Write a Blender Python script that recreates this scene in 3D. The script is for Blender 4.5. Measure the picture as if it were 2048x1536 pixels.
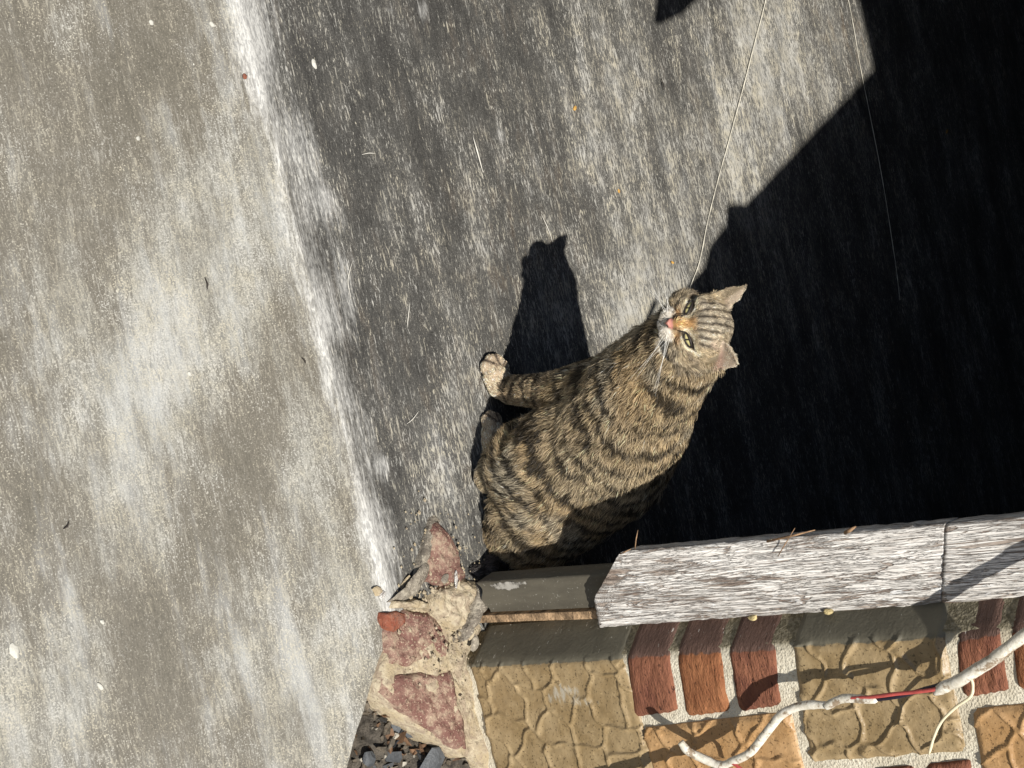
import bpy, bmesh, math, random
import numpy as np
from mathutils import Vector, Matrix, noise as mnoise

S = bpy.context.scene
for o in list(bpy.data.objects):
    bpy.data.objects.remove(o)
random.seed(7)
RNG = np.random.default_rng(11)

# ------------------------------------------------------------------ camera
# The photograph was taken with the phone turned on its side: "up" in the
# place is towards the right of the picture.
FOC, PITCH, ROLL, DIST = 2700.0, math.radians(46), math.radians(12.5), 1.7
Fv = np.array([0, math.cos(PITCH), -math.sin(PITCH)])
Uv = np.array([0, math.sin(PITCH), math.cos(PITCH)])
Rv = np.array([1.0, 0, 0])
R2 = Rv * math.cos(ROLL) - Uv * math.sin(ROLL)
U2 = Rv * math.sin(ROLL) + Uv * math.cos(ROLL)


def ray(X, Y):
    return Fv + R2 * (Y - 768) / FOC + U2 * (X - 1024) / FOC


CAM = -ray(985, 1165) * DIST          # foot of the door jamb is the origin


def onz(X, Y, z=0.0):
    d = ray(X, Y)
    return CAM + d * ((z - CAM[2]) / d[2])


def ony(X, Y, y=0.0):
    d = ray(X, Y)
    return CAM + d * ((y - CAM[1]) / d[1])


cd = bpy.data.cameras.new('camera')
cam = bpy.data.objects.new('camera', cd)
S.collection.objects.link(cam)
cd.sensor_width = 36.0
cd.lens = 36.0 * FOC / 2048.0
cd.clip_start, cd.clip_end = 0.02, 600
M = Matrix(((U2[0], -R2[0], -Fv[0], CAM[0]),
            (U2[1], -R2[1], -Fv[1], CAM[1]),
            (U2[2], -R2[2], -Fv[2], CAM[2]),
            (0, 0, 0, 1)))
cam.matrix_world = M
S.camera = cam

# ------------------------------------------------------------------ light
SUN_AZ, SUN_EL = math.radians(118), math.radians(57)     # travel azimuth, height
to_sun = Vector((-math.cos(SUN_AZ) * math.cos(SUN_EL), -math.sin(SUN_AZ) * math.cos(SUN_EL), math.sin(SUN_EL)))
world = bpy.data.worlds.new('World')
S.world = world
world.use_nodes = True
wn = world.node_tree
wn.nodes.clear()
wo = wn.nodes.new('ShaderNodeOutputWorld')
wb = wn.nodes.new('ShaderNodeBackground')
sky = wn.nodes.new('ShaderNodeTexSky')
sky.sky_type = 'NISHITA'
sky.sun_disc = False
sky.sun_elevation = SUN_EL
sky.sun_rotation = math.atan2(to_sun.x, to_sun.y)
wb.inputs['Strength'].default_value = 0.053
wn.links.new(sky.outputs[0], wb.inputs[0])
wn.links.new(wb.outputs[0], wo.inputs[0])
sl = bpy.data.lights.new('sun', 'SUN')
sl.energy = 4.6
sl.angle = math.radians(0.53)
sl.color = (1.0, 0.965, 0.905)
sun = bpy.data.objects.new('sun', sl)
S.collection.objects.link(sun)
sun.rotation_euler = to_sun.to_track_quat('Z', 'Y').to_euler()
sun.location = to_sun * 20
S.view_settings.view_transform = 'Standard'
S.view_settings.look = 'None'
S.view_settings.exposure = 0.54
S.view_settings.gamma = 1.0
S.view_settings.use_curve_mapping = False
S.render.engine = 'CYCLES'
try:
    S.cycles_curves.shape = 'RIBBONS'
except Exception:
    pass


# ------------------------------------------------------------------ helpers
def link(o):
    S.collection.objects.link(o)
    return o


def tag(o, label=None, cat=None, group=None, kind=None):
    if label: o['label'] = label
    if cat: o['category'] = cat
    if group: o['group'] = group
    if kind: o['kind'] = kind
    return o


def empty(name, loc=(0, 0, 0)):
    o = bpy.data.objects.new(name, None)
    o.empty_display_size = 0.05
    o.location = loc
    return link(o)


def mesh_obj(name, verts, faces, mat=None, parent=None, smooth=True, attrs=None):
    me = bpy.data.meshes.new(name)
    me.from_pydata([tuple(map(float, v)) for v in verts], [], [tuple(map(int, f)) for f in faces])
    if smooth:
        me.polygons.foreach_set('use_smooth', [True] * len(me.polygons))
    if attrs:
        for k, a in attrs.items():
            a = np.asarray(a, dtype=np.float32)
            if a.ndim == 1:
                at = me.attributes.new(k, 'FLOAT', 'POINT')
                at.data.foreach_set('value', a)
            else:
                at = me.attributes.new(k, 'FLOAT_COLOR', 'POINT')
                c = np.ones((len(a), 4), np.float32)
                c[:, :3] = a[:, :3]
                at.data.foreach_set('color', c.ravel())
    me.update()
    o = link(bpy.data.objects.new(name, me))
    if mat: me.materials.append(mat)
    if parent:
        o.parent = parent
        o.matrix_parent_inverse = Matrix.Translation(-Vector(parent.location))
    return o


def grid_faces(nr, nc, off=0):
    f = []
    for i in range(nr - 1):
        for j in range(nc - 1):
            a = off + i * nc + j
            f.append((a, a + 1, a + nc + 1, a + nc))
    return f


_P = np.random.default_rng(5).permutation(512)
_P = np.concatenate([_P, _P])
_G = np.random.default_rng(6).uniform(-1, 1, 1024)


def vnoise(p):
    """value noise of an (n,3) array, about -1..1"""
    p = np.asarray(p, float)
    i = np.floor(p).astype(int)
    f = p - i
    f = f * f * (3 - 2 * f)
    r = 0
    for dx in (0, 1):
        for dy in (0, 1):
            for dz in (0, 1):
                h = _P[(_P[(_P[(i[:, 0] + dx) & 511] + i[:, 1] + dy) & 511] + i[:, 2] + dz) & 511]
                w = (f[:, 0] if dx else 1 - f[:, 0]) * (f[:, 1] if dy else 1 - f[:, 1]) * (f[:, 2] if dz else 1 - f[:, 2])
                r = r + w * _G[h]
    return r


def fbm(p, oct=4):
    p = np.asarray(p, float)
    a, r, t = 1.0, 0, 0
    for k in range(oct):
        r = r + a * vnoise(p * 2 ** k + 17.3 * k)
        t += a
        a *= 0.5
    return r / t * 1.6


def sstep(a, b, x):
    t = np.clip((x - a) / (b - a), 0, 1)
    return t * t * (3 - 2 * t)


class NT:
    """small wrapper to write node trees briefly"""
    def __init__(s, name):
        s.m = bpy.data.materials.new(name)
        s.m.use_nodes = True
        s.t = s.m.node_tree
        s.b = s.t.nodes['Principled BSDF']
        s.b.inputs['Specular IOR Level'].default_value = 0.3

    def n(s, typ, **kw):
        nd = s.t.nodes.new(typ)
        for k, v in kw.items():
            setattr(nd, k, v)
        return nd

    def put(s, sock, v):
        if isinstance(v, bpy.types.NodeSocket):
            s.t.links.new(v, sock)
        elif v is not None:
            if sock.type == 'RGBA' and len(v) == 3: v = (*v, 1)
            sock.default_value = v

    def coord(s, scale=(1, 1, 1), which='Object', rot=(0, 0, 0), loc=(0, 0, 0)):
        c = s.n('ShaderNodeTexCoord')
        m = s.n('ShaderNodeMapping')
        m.inputs['Scale'].default_value = scale
        m.inputs['Rotation'].default_value = rot
        m.inputs['Location'].default_value = loc
        s.t.links.new(c.outputs[which], m.inputs[0])
        return m.outputs[0]

    def noise(s, vec, scale=1, detail=4, rough=0.55, dist=0):
        nd = s.n('ShaderNodeTexNoise')
        s.put(nd.inputs['Vector'], vec)
        nd.inputs['Scale'].default_value = scale
        nd.inputs['Detail'].default_value = detail
        nd.inputs['Roughness'].default_value = rough
        nd.inputs['Distortion'].default_value = dist
        return nd.outputs['Fac']

    def voro(s, vec, scale=1, feature='F1', out='Distance', rnd=1):
        nd = s.n('ShaderNodeTexVoronoi', feature=feature)
        s.put(nd.inputs['Vector'], vec)
        nd.inputs['Scale'].default_value = scale
        nd.inputs['Randomness'].default_value = rnd
        return nd.outputs[out]

    def math(s, op, a, b=None, c=None, clamp=False):
        nd = s.n('ShaderNodeMath', operation=op, use_clamp=clamp)
        s.put(nd.inputs[0], a)
        if b is not None: s.put(nd.inputs[1], b)
        if c is not None: s.put(nd.inputs[2], c)
        return nd.outputs[0]

    def step(s, x, a, b, lo=0.0, hi=1.0):
        nd = s.n('ShaderNodeMapRange', interpolation_type='SMOOTHSTEP')
        s.put(nd.inputs[0], x)
        s.put(nd.inputs[1], a)
        s.put(nd.inputs[2], b)
        s.put(nd.inputs[3], lo)
        s.put(nd.inputs[4], hi)
        return nd.outputs[0]

    def mix(s, f, a, b, mode='MIX'):
        nd = s.n('ShaderNodeMix', data_type='RGBA', blend_type=mode)
        s.put(nd.inputs['Factor'], f)
        s.put(nd.inputs['A'], a)
        s.put(nd.inputs['B'], b)
        return nd.outputs['Result']

    def attr(s, name, out='Fac'):
        nd = s.n('ShaderNodeAttribute', attribute_name=name)
        return nd.outputs[out]

    def sep(s, col):
        nd = s.n('ShaderNodeSeparateColor')
        s.put(nd.inputs[0], col)
        return nd.outputs

    def fin(s, color=None, rough=0.8, height=None, dist=0.001, strength=1.0, spec=None):
        if color is not None: s.put(s.b.inputs['Base Color'], color)
        s.put(s.b.inputs['Roughness'], rough)
        if spec is not None: s.b.inputs['Specular IOR Level'].default_value = spec
        if height is not None:
            b = s.n('ShaderNodeBump')
            b.inputs['Strength'].default_value = strength
            b.inputs['Distance'].default_value = dist
            s.put(b.inputs['Height'], height)
            s.t.links.new(b.outputs[0], s.b.inputs['Normal'])
        return s.m


def plain(name, col, rough=0.8, vary=0.25, scale=60, bump=0.0006, spec=0.3):
    n = NT(name)
    v = n.coord()
    a = n.noise(v, scale, 5, 0.6)
    c = n.mix(n.step(a, 0.3, 0.7), tuple(x * (1 - vary) for x in col), tuple(min(1, x * (1 + vary)) for x in col))
    return n.fin(c, rough, n.noise(v, scale * 4, 4, 0.6), bump, 1.0, spec)


# ------------------------------------------------------------------ floor slab
NOSE_A, NOSE_B = onz(480, 0), onz(780, 1200)
NSL = (NOSE_B[1] - NOSE_A[1]) / (NOSE_B[0] - NOSE_A[0])
BETA = math.radians(17)


def nose_y(x):
    return NOSE_A[1] + NSL * (x - NOSE_A[0])


def onapron(X, Y):
    """point of the sloping front apron under a picture point"""
    d = ray(X, Y)
    # plane: z = tan(b) * (y - nose_y(x))
    k = math.tan(BETA)
    t = (k * (CAM[1] - NOSE_A[1] - NSL * (CAM[0] - NOSE_A[0])) - CAM[2]) / (d[2] - k * (d[1] - NSL * d[0]))
    return CAM + d * t


def surf(X, Y):
    p = onz(X, Y)
    return p if p[1] > nose_y(p[0]) else onapron(X, Y)


# right-hand end of the apron, a ragged cast edge
END = np.array([onapron(*q)[:2] for q in ((782, 1236), (776, 1285), (757, 1340), (738, 1385), (728, 1420), (706, 1490), (690, 1536), (640, 1700), (560, 2000))])
END = np.vstack([END, [onz(*q)[:2] for q in ((850, 1188), (945, 1200), (962, 1250))], [[0.12, 0.0], [1.6, 0.06]]])
END = END[np.argsort(END[:, 1])]


def end_x(y):
    return np.interp(y, END[:, 1], END[:, 0])


def floor_material():
    n = NT('worn_painted_concrete')
    v = n.coord()
    a = n.sep(n.attr('wear', 'Color'))
    wear, white, brown = a[0], a[1], a[2]
    sx = n.coord((115, 480, 300), rot=(0, 0, math.radians(3)))
    flk = n.noise(sx, 1, 3, 0.6, 0.6)
    sx2 = n.coord((46, 330, 200), rot=(0, 0, math.radians(-2)), loc=(3, 7, 0))
    flk2 = n.noise(sx2, 1, 4, 0.65, 0.4)
    spk = n.noise(v, 520, 2, 0.6)
    big = n.noise(n.coord((5, 16, 16)), 1, 5, 0.6)
    mid = n.noise(n.coord((17, 60, 60)), 1, 5, 0.65)
    ap = n.attr('apron')
    # tone of the slab: paint left on it -> dusty, rubbed paint
    tone = n.math('ADD', n.math('MULTIPLY', wear, 0.62), n.math('MULTIPLY', n.math('SUBTRACT', big, 0.5), 1.0))
    tone = n.math('ADD', tone, n.math('MULTIPLY', n.math('SUBTRACT', mid, 0.5), 0.62))
    sA = n.n('ShaderNodeValToRGB')
    n.put(sA.inputs[0], tone)
    el = sA.color_ramp.elements
    el[0].position, el[0].color = 0.0, (0.046, 0.044, 0.040, 1)
    el[1].position, el[1].color = 0.92, (0.31, 0.305, 0.285, 1)
    for ps, cl in ((0.22, (0.074, 0.071, 0.064, 1)), (0.5, (0.135, 0.130, 0.118, 1))):
        e = el.new(ps)
        e.color = cl
    sB = n.n('ShaderNodeValToRGB')
    n.put(sB.inputs[0], tone)
    el = sB.color_ramp.elements
    el[0].position, el[0].color = 0.0, (0.098, 0.088, 0.068, 1)
    el[1].position, el[1].color = 0.95, (0.32, 0.32, 0.31, 1)
    for ps, cl in ((0.3, (0.130, 0.117, 0.093, 1)), (0.6, (0.200, 0.192, 0.165, 1))):
        e = el.new(ps)
        e.color = cl
    base = n.mix(n.math('MULTIPLY', n.step(mid, 0.48, 0.66), brown), sA.outputs[0], (0.085, 0.066, 0.048))
    base = n.mix(ap, base, sB.outputs[0])
    # fine sandy grain
    gr = n.math('ADD', n.step(flk, 0.3, 0.7, -0.5, 0.5), n.math('MULTIPLY', n.step(spk, 0.3, 0.7, -0.5, 0.5), n.math('ADD', 0.75, n.math('MULTIPLY', ap, 0.3))))
    gm = n.math('MULTIPLY_ADD', gr, n.math('SUBTRACT', 0.55, n.math('MULTIPLY', ap, 0.25)), 1.0)
    vm = n.n('ShaderNodeVectorMath', operation='SCALE')
    n.put(vm.inputs[0], base)
    n.put(vm.inputs[3], gm)
    base = vm.outputs[0]
    # scuffs: pale flecks drawn out along the broom strokes
    w = n.math('MULTIPLY', n.math('SUBTRACT', tone, 0.28), 0.26)
    f1 = n.step(n.math('ADD', flk, n.math('ADD', w, 0.015)), 0.60, 0.64)
    f2 = n.step(n.math('ADD', flk2, n.math('ADD', w, 0.03)), 0.60, 0.635)
    f3 = n.step(n.math('ADD', spk, n.math('MULTIPLY', w, 0.8)), 0.59, 0.65)
    f = n.math('MAXIMUM', n.math('MULTIPLY', f1, n.math('SUBTRACT', 1.0, n.math('MULTIPLY', ap, 0.6))), n.math('MULTIPLY', f2, n.math('SUBTRACT', 0.8, n.math('MULTIPLY', ap, 0.5))))
    f = n.math('MAXIMUM', f, n.math('MULTIPLY', f3, n.math('ADD', n.math('MULTIPLY', ap, 0.55), 0.35)))
    pale = n.mix(n.step(n.noise(v, 30, 3), 0.35, 0.65), (0.46, 0.42, 0.325), (0.46, 0.445, 0.40))
    veil = n.step(n.math('ADD', n.noise(n.coord((4, 34, 34), rot=(0, 0, math.radians(4)), loc=(2, 1, 0)), 1, 6, 0.62), n.math('MULTIPLY', n.math('SUBTRACT', tone, 0.5), 0.42)), 0.44, 0.80, 0, 0.45)
    base = n.mix(n.math('MULTIPLY', veil, n.math('ADD', n.math('MULTIPLY', ap, 0.6), 0.4)), base, (0.43, 0.445, 0.45))
    c = n.mix(n.math('MULTIPLY', f, n.step(n.noise(n.coord((9, 22, 20), loc=(5, 5, 0)), 1, 4, 0.6), 0.35, 0.65, 0.45, 0.85)), base, pale)
    # bare, chalky places (nosing, rubbed spots)
    wh = n.step(n.math('ADD', n.math('ADD', n.math('MULTIPLY', white, 0.95), n.math('MULTIPLY', n.noise(n.coord((6, 190, 100), rot=(0, 0, -math.atan(NSL))), 1, 4, 0.65, 0.3), 0.75)), n.math('ADD', n.math('MULTIPLY', mid, 0.35), n.math('ADD', n.math('MULTIPLY', flk2, 0.45), n.math('MULTIPLY', flk, 0.35)))), 1.20, 1.88)
    c = n.mix(n.math('MULTIPLY', wh, 0.8), c, n.mix(n.step(flk, 0.38, 0.6), (0.34, 0.335, 0.32), (0.58, 0.57, 0.535)))
    # tiny white droppings of paint
    dots = n.step(n.voro(n.coord((1, 1.8, 1)), 26), 0.045, 0.028)
    pick = n.step(n.noise(v, 9, 2), 0.60, 0.63)
    c = n.mix(n.math('MULTIPLY', dots, pick), c, (0.55, 0.53, 0.46))
    h = n.math('ADD', n.math('MULTIPLY', f, 0.4), n.math('ADD', n.math('MULTIPLY', flk, 0.6), n.math('MULTIPLY', spk, 0.5)))
    return n.fin(c, n.step(f, 0, 1, 0.62, 0.9), h, 0.0009, 0.7, 0.25)


MAT_FLOOR = floor_material()


def blob_map(P, blobs, apron):
    """soft worn patches laid out on the slab: (X, Y, sx, sy, amount) of a patch in the photograph becomes a patch on the surface"""
    out = np.zeros(len(P))
    for X, Y, sX, sY, amp in blobs:
        c = surf(X, Y)
        dx = (P[:, 0] - c[0]) * 1590
        dy = (P[:, 1] - c[1]) * 1590 * 0.72
        # picture x is depth, picture y is along the facade (turned by the roll)
        ddx = dy * math.cos(ROLL) + dx * math.sin(ROLL)
        ddy = dx * math.cos(ROLL) - dy * math.sin(ROLL)
        out += amp * np.exp(-((ddx / sX) ** 2 + (ddy / sY) ** 2))
    return out


def build_floor():
    ys = np.concatenate([[2.6, 2.2, 1.8, 1.5], np.arange(1.34, -0.12, -0.0075)])
    # profile rows: flat floor, rounded nose, apron. t = distance from nose along the surface
    flat = [(d, 0.0) for d in np.concatenate([[2.8, 2.3, 1.9, 1.6], np.arange(1.5, 0.03, -0.0075)])]
    r = 0.035
    tl = r * math.tan(BETA / 2)
    nose = []
    for k in range(0, 7):
        a = BETA * k / 6
        nose.append((tl - r * math.sin(a), -r * (1 - math.cos(a))))
    apr = []
    for s in np.concatenate([np.arange(0.012, 0.72, 0.0075), [0.8, 0.9, 1.0]]):
        apr.append((-s * math.cos(BETA), -s * math.sin(BETA)))
    prof = flat + nose + apr
    xs = np.concatenate([[-2.2, -1.8, -1.4, -1.15], np.arange(-0.95, 0.19, 0.0075)])
    V, ap = [], []
    for (d, z) in prof:
        for j, x in enumerate(xs):
            yn = NOSE_A[1] + NSL * (x - NOSE_A[0])
            y = yn + d
            e = end_x(y) + 0.0025 * math.sin(y * 140) + 0.003 * math.sin(y * 47 + 1)
            x2 = min(x, e - (len(xs) - 1 - j) * 0.0004) if j < len(xs) - 1 else e
            V.append((x2, y, z))
            ap.append(sstep(0.012, -0.012, d))
    V = np.array(V)
    ap = np.array(ap)
    nr, nc = len(prof), len(xs)
    # slight unevenness of the cast slab
    und = fbm(V * np.array([7, 7, 0]) + 3.1, 3)
    V[:, 2] += 0.0016 * und * np.where(V[:, 0] > 0.02, 0.2, 1)
    # worn nosing
    dn = np.array([p[0] for p in prof]).repeat(nc)
    lip = 1 + 0.5 * fbm(V * np.array([14, 0, 0]) + 2, 3)
    V[:, 2] += 0.0030 * np.exp(-((dn + 0.002) / 0.008) ** 2) * lip - 0.0022 * np.exp(-((dn + 0.018 + 0.003 * fbm(V * np.array([9, 0, 0]), 3)) / 0.004) ** 2) * np.clip(lip, 0, 2)
    P = V
    wear = np.full(len(V), 0.29)
    wear += np.where(ap > 0.5, 0.33, 0)
    wear += blob_map(V, [
        # right part of the floor, near the shadow
        (1560, 60, 190, 260, 0.52), (1500, 320, 150, 260, 0.52), (1330, 520, 110, 260, 0.46), (1230, 150, 130, 260, 0.36), (1250, 620, 90, 120, 0.5), (1120, 620, 120, 200, 0.2),
        (1650, 150, 140, 130, 0.12),
        # dark band behind the nosing
        (760, 60, 150, 170, -0.14), (830, 330, 140, 220, -0.04), (760, 720, 70, 150, -0.06), (950, 100, 90, 130, -0.04), (1000, 420, 90, 160, 0.05),
        (900, 640, 60, 120, 0.1), (880, 880, 60, 90, 0.35), (930, 760, 50, 60, 0.2), (830, 1090, 60, 60, 0.3), (900, 980, 50, 70, 0.3),
        (1060, 330, 40, 60, 0.2), (1170, 280, 30, 90, 0.3),
        # apron
        (200, 120, 160, 150, -0.42), (330, 150, 60, 200, -0.1), (60, 560, 70, 260, -0.35), (60, 220, 50, 110, 0.18), (250, 480, 120, 150, 0.12), (200, 780, 110, 190, 0.34),
        (380, 700, 60, 190, 0.15), (470, 900, 40, 220, -0.28), (180, 830, 60, 120, 0.2), (320, 1250, 90, 170, -0.32), (60, 1010, 70, 120, -0.35), (470, 1330, 70, 170, 0.12), (650, 1330, 70, 170, 0.32),
        (80, 1430, 90, 110, 0.42), (220, 1330, 50, 160, -0.25), (570, 1180, 30, 160, -0.18), (610, 1000, 40, 120, 0.22), (510, 560, 30, 200, 0.25), (430, 300, 50, 130, 0.1), (440, 60, 40, 120, 0.3),
    ], ap)
    white = np.zeros(len(V))
    n1 = fbm(V * np.array([9, 60, 0]), 4)
    n2 = fbm(V * np.array([4, 20, 0]) + 9, 3)
    n3 = fbm(V * np.array([22, 120, 0]) + 4, 3)
    white += 0.58 * np.exp(-((dn + 0.002) / (0.012 + 0.004 * n2)) ** 2) * (0.85 + 0.3 * n1)
    white += 0.30 * np.exp(-((dn - 0.03) / 0.028) ** 2) * sstep(-0.3, 0.5, n2) * sstep(-0.05, -0.85, V[:, 0] + 0.0)
    white += 0.34 * np.exp(-((dn + 0.012) / 0.040) ** 2) * (0.55 + 0.6 * n3)
    white += 0.28 * np.exp(-((dn - 0.028) / 0.030) ** 2) * (0.65 + 0.6 * n1)
    white += blob_map(V, [
        (620, 320, 26, 60, 0.42), (655, 400, 26, 40, 0.48), (600, 250, 20, 50, 0.25), (690, 440, 18, 30, 0.3),
        (700, 620, 18, 90, 0.30), (690, 540, 20, 60, 0.28), (720, 460, 8, 30, 0.3), (740, 360, 12, 26, 0.25), (730, 560, 7, 40, 0.35),
        (845, 20, 16, 34, 0.62), (780, 20, 10, 20, 0.5), (1003, 270, 14, 32, 0.62), (953, 305, 5, 38, 0.55), (1165, 300, 9, 45, 0.6),
        (1060, 385, 18, 28, 0.48), (1080, 480, 10, 40, 0.35), (1110, 60, 8, 30, 0.35), (1300, 60, 14, 70, 0.3), (815, 620, 6, 30, 0.35),
        (770, 930, 14, 26, 0.45), (760, 760, 12, 60, 0.25), (740, 870, 16, 40, 0.25), (1500, 250, 30, 50, 0.15), (525, 110, 40, 130, 0.24), (500, 40, 26, 60, 0.2),
        (180, 760, 70, 130, 0.20), (150, 860, 50, 90, 0.16), (60, 1400, 60, 90, 0.12), (670, 1350, 40, 150, 0.22), (300, 1170, 20, 70, 0.1), (860, 1050, 40, 30, 0.25),
    ], ap)
    brown = np.clip(0.35 + 0.5 * fbm(V * 5 + 2, 3), 0, 1)
    attrs = {'wear': np.stack([np.clip(wear, -0.6, 1.5), np.clip(white, 0, 1), brown], 1), 'apron': ap}
    F = grid_faces(nr, nc)
    V = list(map(tuple, V))
    # end face and front face down to the ground
    base = len(V)
    last = [i * nc + nc - 1 for i in range(nr)]
    W = []
    for i in last:
        x, y, z = V[i]
        W.append((x + 0.004, y, -0.42))
    V += W
    for k in range(nr - 1):
        F.append((last[k], base + k, base + k + 1, last[k + 1]))
    n_extra = len(W)
    b2 = len(V)
    row = [(nr - 1) * nc + j for j in range(nc)]
    V += [(V[i][0], V[i][1] - 0.003, -0.45) for i in row]
    for k in range(nc - 1):
        F.append((row[k], row[k + 1], b2 + k + 1, b2 + k))
    n_extra += nc
    attrs['wear'] = np.vstack([attrs['wear'], np.tile([0.5, 0.2, 0.4], (n_extra, 1))])
    attrs['apron'] = np.concatenate([ap, np.ones(n_extra)])
    o = mesh_obj('floor', V, [f[::-1] for f in F], MAT_FLOOR, attrs=attrs)
    tag(o, 'worn grey painted concrete porch floor with a chalky rubbed nosing', kind='structure')


build_floor()

# ------------------------------------------------------------------ ground outside and the dark room
MAT_SOIL = plain('dry_soil', (0.10, 0.085, 0.065), 0.95, 0.4, 25, 0.004)


def sheet(name, x0, x1, y0, y1, z, mat, n=2):
    X, Y = np.meshgrid(np.linspace(x0, x1, n), np.linspace(y0, y1, n))
    V = np.stack([X.ravel(), Y.ravel(), np.full(X.size, z)], 1)
    return mesh_obj(name, V, grid_faces(n, n), mat)


tag(sheet('ground', -150, 150, -150, 150, -0.44, MAT_SOIL, 5), 'dry bare soil in front of the porch', kind='structure')

MAT_DARK = plain('dark_room_plaster', (0.035, 0.033, 0.032), 0.95, 0.3, 8, 0.001, 0.1)  # walls coloured near black so the unseen room stays dark
MAT_WALL = plain('grey_render', (0.22, 0.20, 0.17), 0.9, 0.2, 12, 0.002)


def box(name, x0, x1, y0, y1, z0, z1, mat, parent=None):
    V = [(x, y, z) for z in (z0, z1) for y in (y0, y1) for x in (x0, x1)]
    F = [(0, 2, 3, 1), (4, 5, 7, 6), (0, 1, 5, 4), (2, 6, 7, 3), (0, 4, 6, 2), (1, 3, 7, 5)]
    return mesh_obj(name, V, F, mat, parent, smooth=False)


# inside of the porch room (all of it is in deep shade)
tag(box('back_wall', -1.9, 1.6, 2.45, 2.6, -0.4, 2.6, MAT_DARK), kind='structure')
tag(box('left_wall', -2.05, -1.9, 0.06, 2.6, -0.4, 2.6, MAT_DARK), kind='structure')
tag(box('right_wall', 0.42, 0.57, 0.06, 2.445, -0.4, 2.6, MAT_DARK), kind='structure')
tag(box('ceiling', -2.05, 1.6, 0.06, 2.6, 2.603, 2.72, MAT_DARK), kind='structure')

# ------------------------------------------------------------------ doorway: pier of brick and tile, lintel, boards
WY = -0.07                                        # plane of the tile faces
SPL = np.array([-0.665, 0.747, 0.0])              # direction in which the reveal runs back from the corner
SPN = np.array([-0.747, -0.665, 0.0])             # outward normal of the reveal
CORN0 = ony(940, 1330, WY)
CORN1 = ony(1900, 1264, WY)


def corner_at(z):
    t = (z - CORN0[2]) / (CORN1[2] - CORN0[2])
    return CORN0 + (CORN1 - CORN0) * t


def caster(X, Y, y):
    """where the ray from the sun to a floor point under a picture point crosses the plane y"""
    p = onz(X, Y)
    t = (y - p[1]) / to_sun.y
    return p + np.array(to_sun) * t


def mortar_material():
    n = NT('sandy_mortar')
    v = n.coord()
    g = n.voro(v, 420)
    a = n.noise(v, 240, 3, 0.7)
    b = n.noise(v, 26, 4, 0.6)
    c = n.mix(n.step(b, 0.35, 0.65), (0.50, 0.445, 0.335), (0.62, 0.57, 0.455))
    c = n.mix(n.step(a, 0.54, 0.72), c, (0.40, 0.345, 0.25))
    c = n.mix(n.step(n.noise(v, 520, 2), 0.63, 0.70, 0, 0.7), c, (0.16, 0.135, 0.10))
    p = n.attr('paint')
    pc = n.mix(n.step(a, 0.4, 0.62), (0.145, 0.125, 0.082), (0.27, 0.235, 0.165))
    c = n.mix(p, c, pc)
    h = n.math('ADD', n.math('MULTIPLY', a, 1.0), n.math('MULTIPLY', g, 0.6))
    return n.fin(c, 0.93, h, 0.0012, 1.0, 0.15)


def tile_material(name, ca, cb, painted):
    n = NT(name)
    v = n.coord()
    r = n.attr('relief')
    a = n.noise(v, 34, 5, 0.65)
    s = n.noise(v, 380, 2, 0.6)
    s2 = n.noise(v, 160, 3, 0.6)
    c = n.mix(n.step(a, 0.32, 0.68), ca, cb)
    c = n.mix(n.step(s, 0.60, 0.68), c, tuple(x * 0.42 for x in ca))
    c = n.mix(n.step(s2, 0.60, 0.72, 0, 0.55), c, tuple(min(1, x * 1.45) for x in cb))
    # weathered grey scale where the glaze has gone
    pal = n.attr('scale')
    pm = n.step(n.math('ADD', pal, n.math('MULTIPLY', n.noise(n.coord((45, 45, 120), rot=(0, 0.6, 0)), 1, 5, 0.7), 0.9)), 0.86, 1.04)
    c = n.mix(n.math('MULTIPLY', pm, 0.8), c, (0.42, 0.39, 0.32))
    p = n.attr('paint')
    pe = n.step(n.math('ADD', p, n.math('MULTIPLY', n.math('SUBTRACT', n.noise(v, 120, 4), 0.5), 0.5)), 0.42, 0.56)
    pc = n.mix(n.step(n.noise(v, 18, 4), 0.3, 0.7), painted, tuple(x * 1.35 for x in painted))
    chips = n.step(n.noise(n.coord((90, 90, 260)), 1, 3, 0.6), 0.68, 0.72)
    pc = n.mix(n.math('MULTIPLY', chips, 0.8), pc, (0.60, 0.57, 0.50))
    c = n.mix(pe, c, pc)
    h = n.math('ADD', n.math('MULTIPLY', s2, 0.7), n.math('MULTIPLY', s, 0.6))
    return n.fin(c, n.step(pe, 0, 1, n.step(a, 0.3, 0.7, 0.36, 0.58), 0.7), h, 0.0009, 0.8, 0.45)


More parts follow.
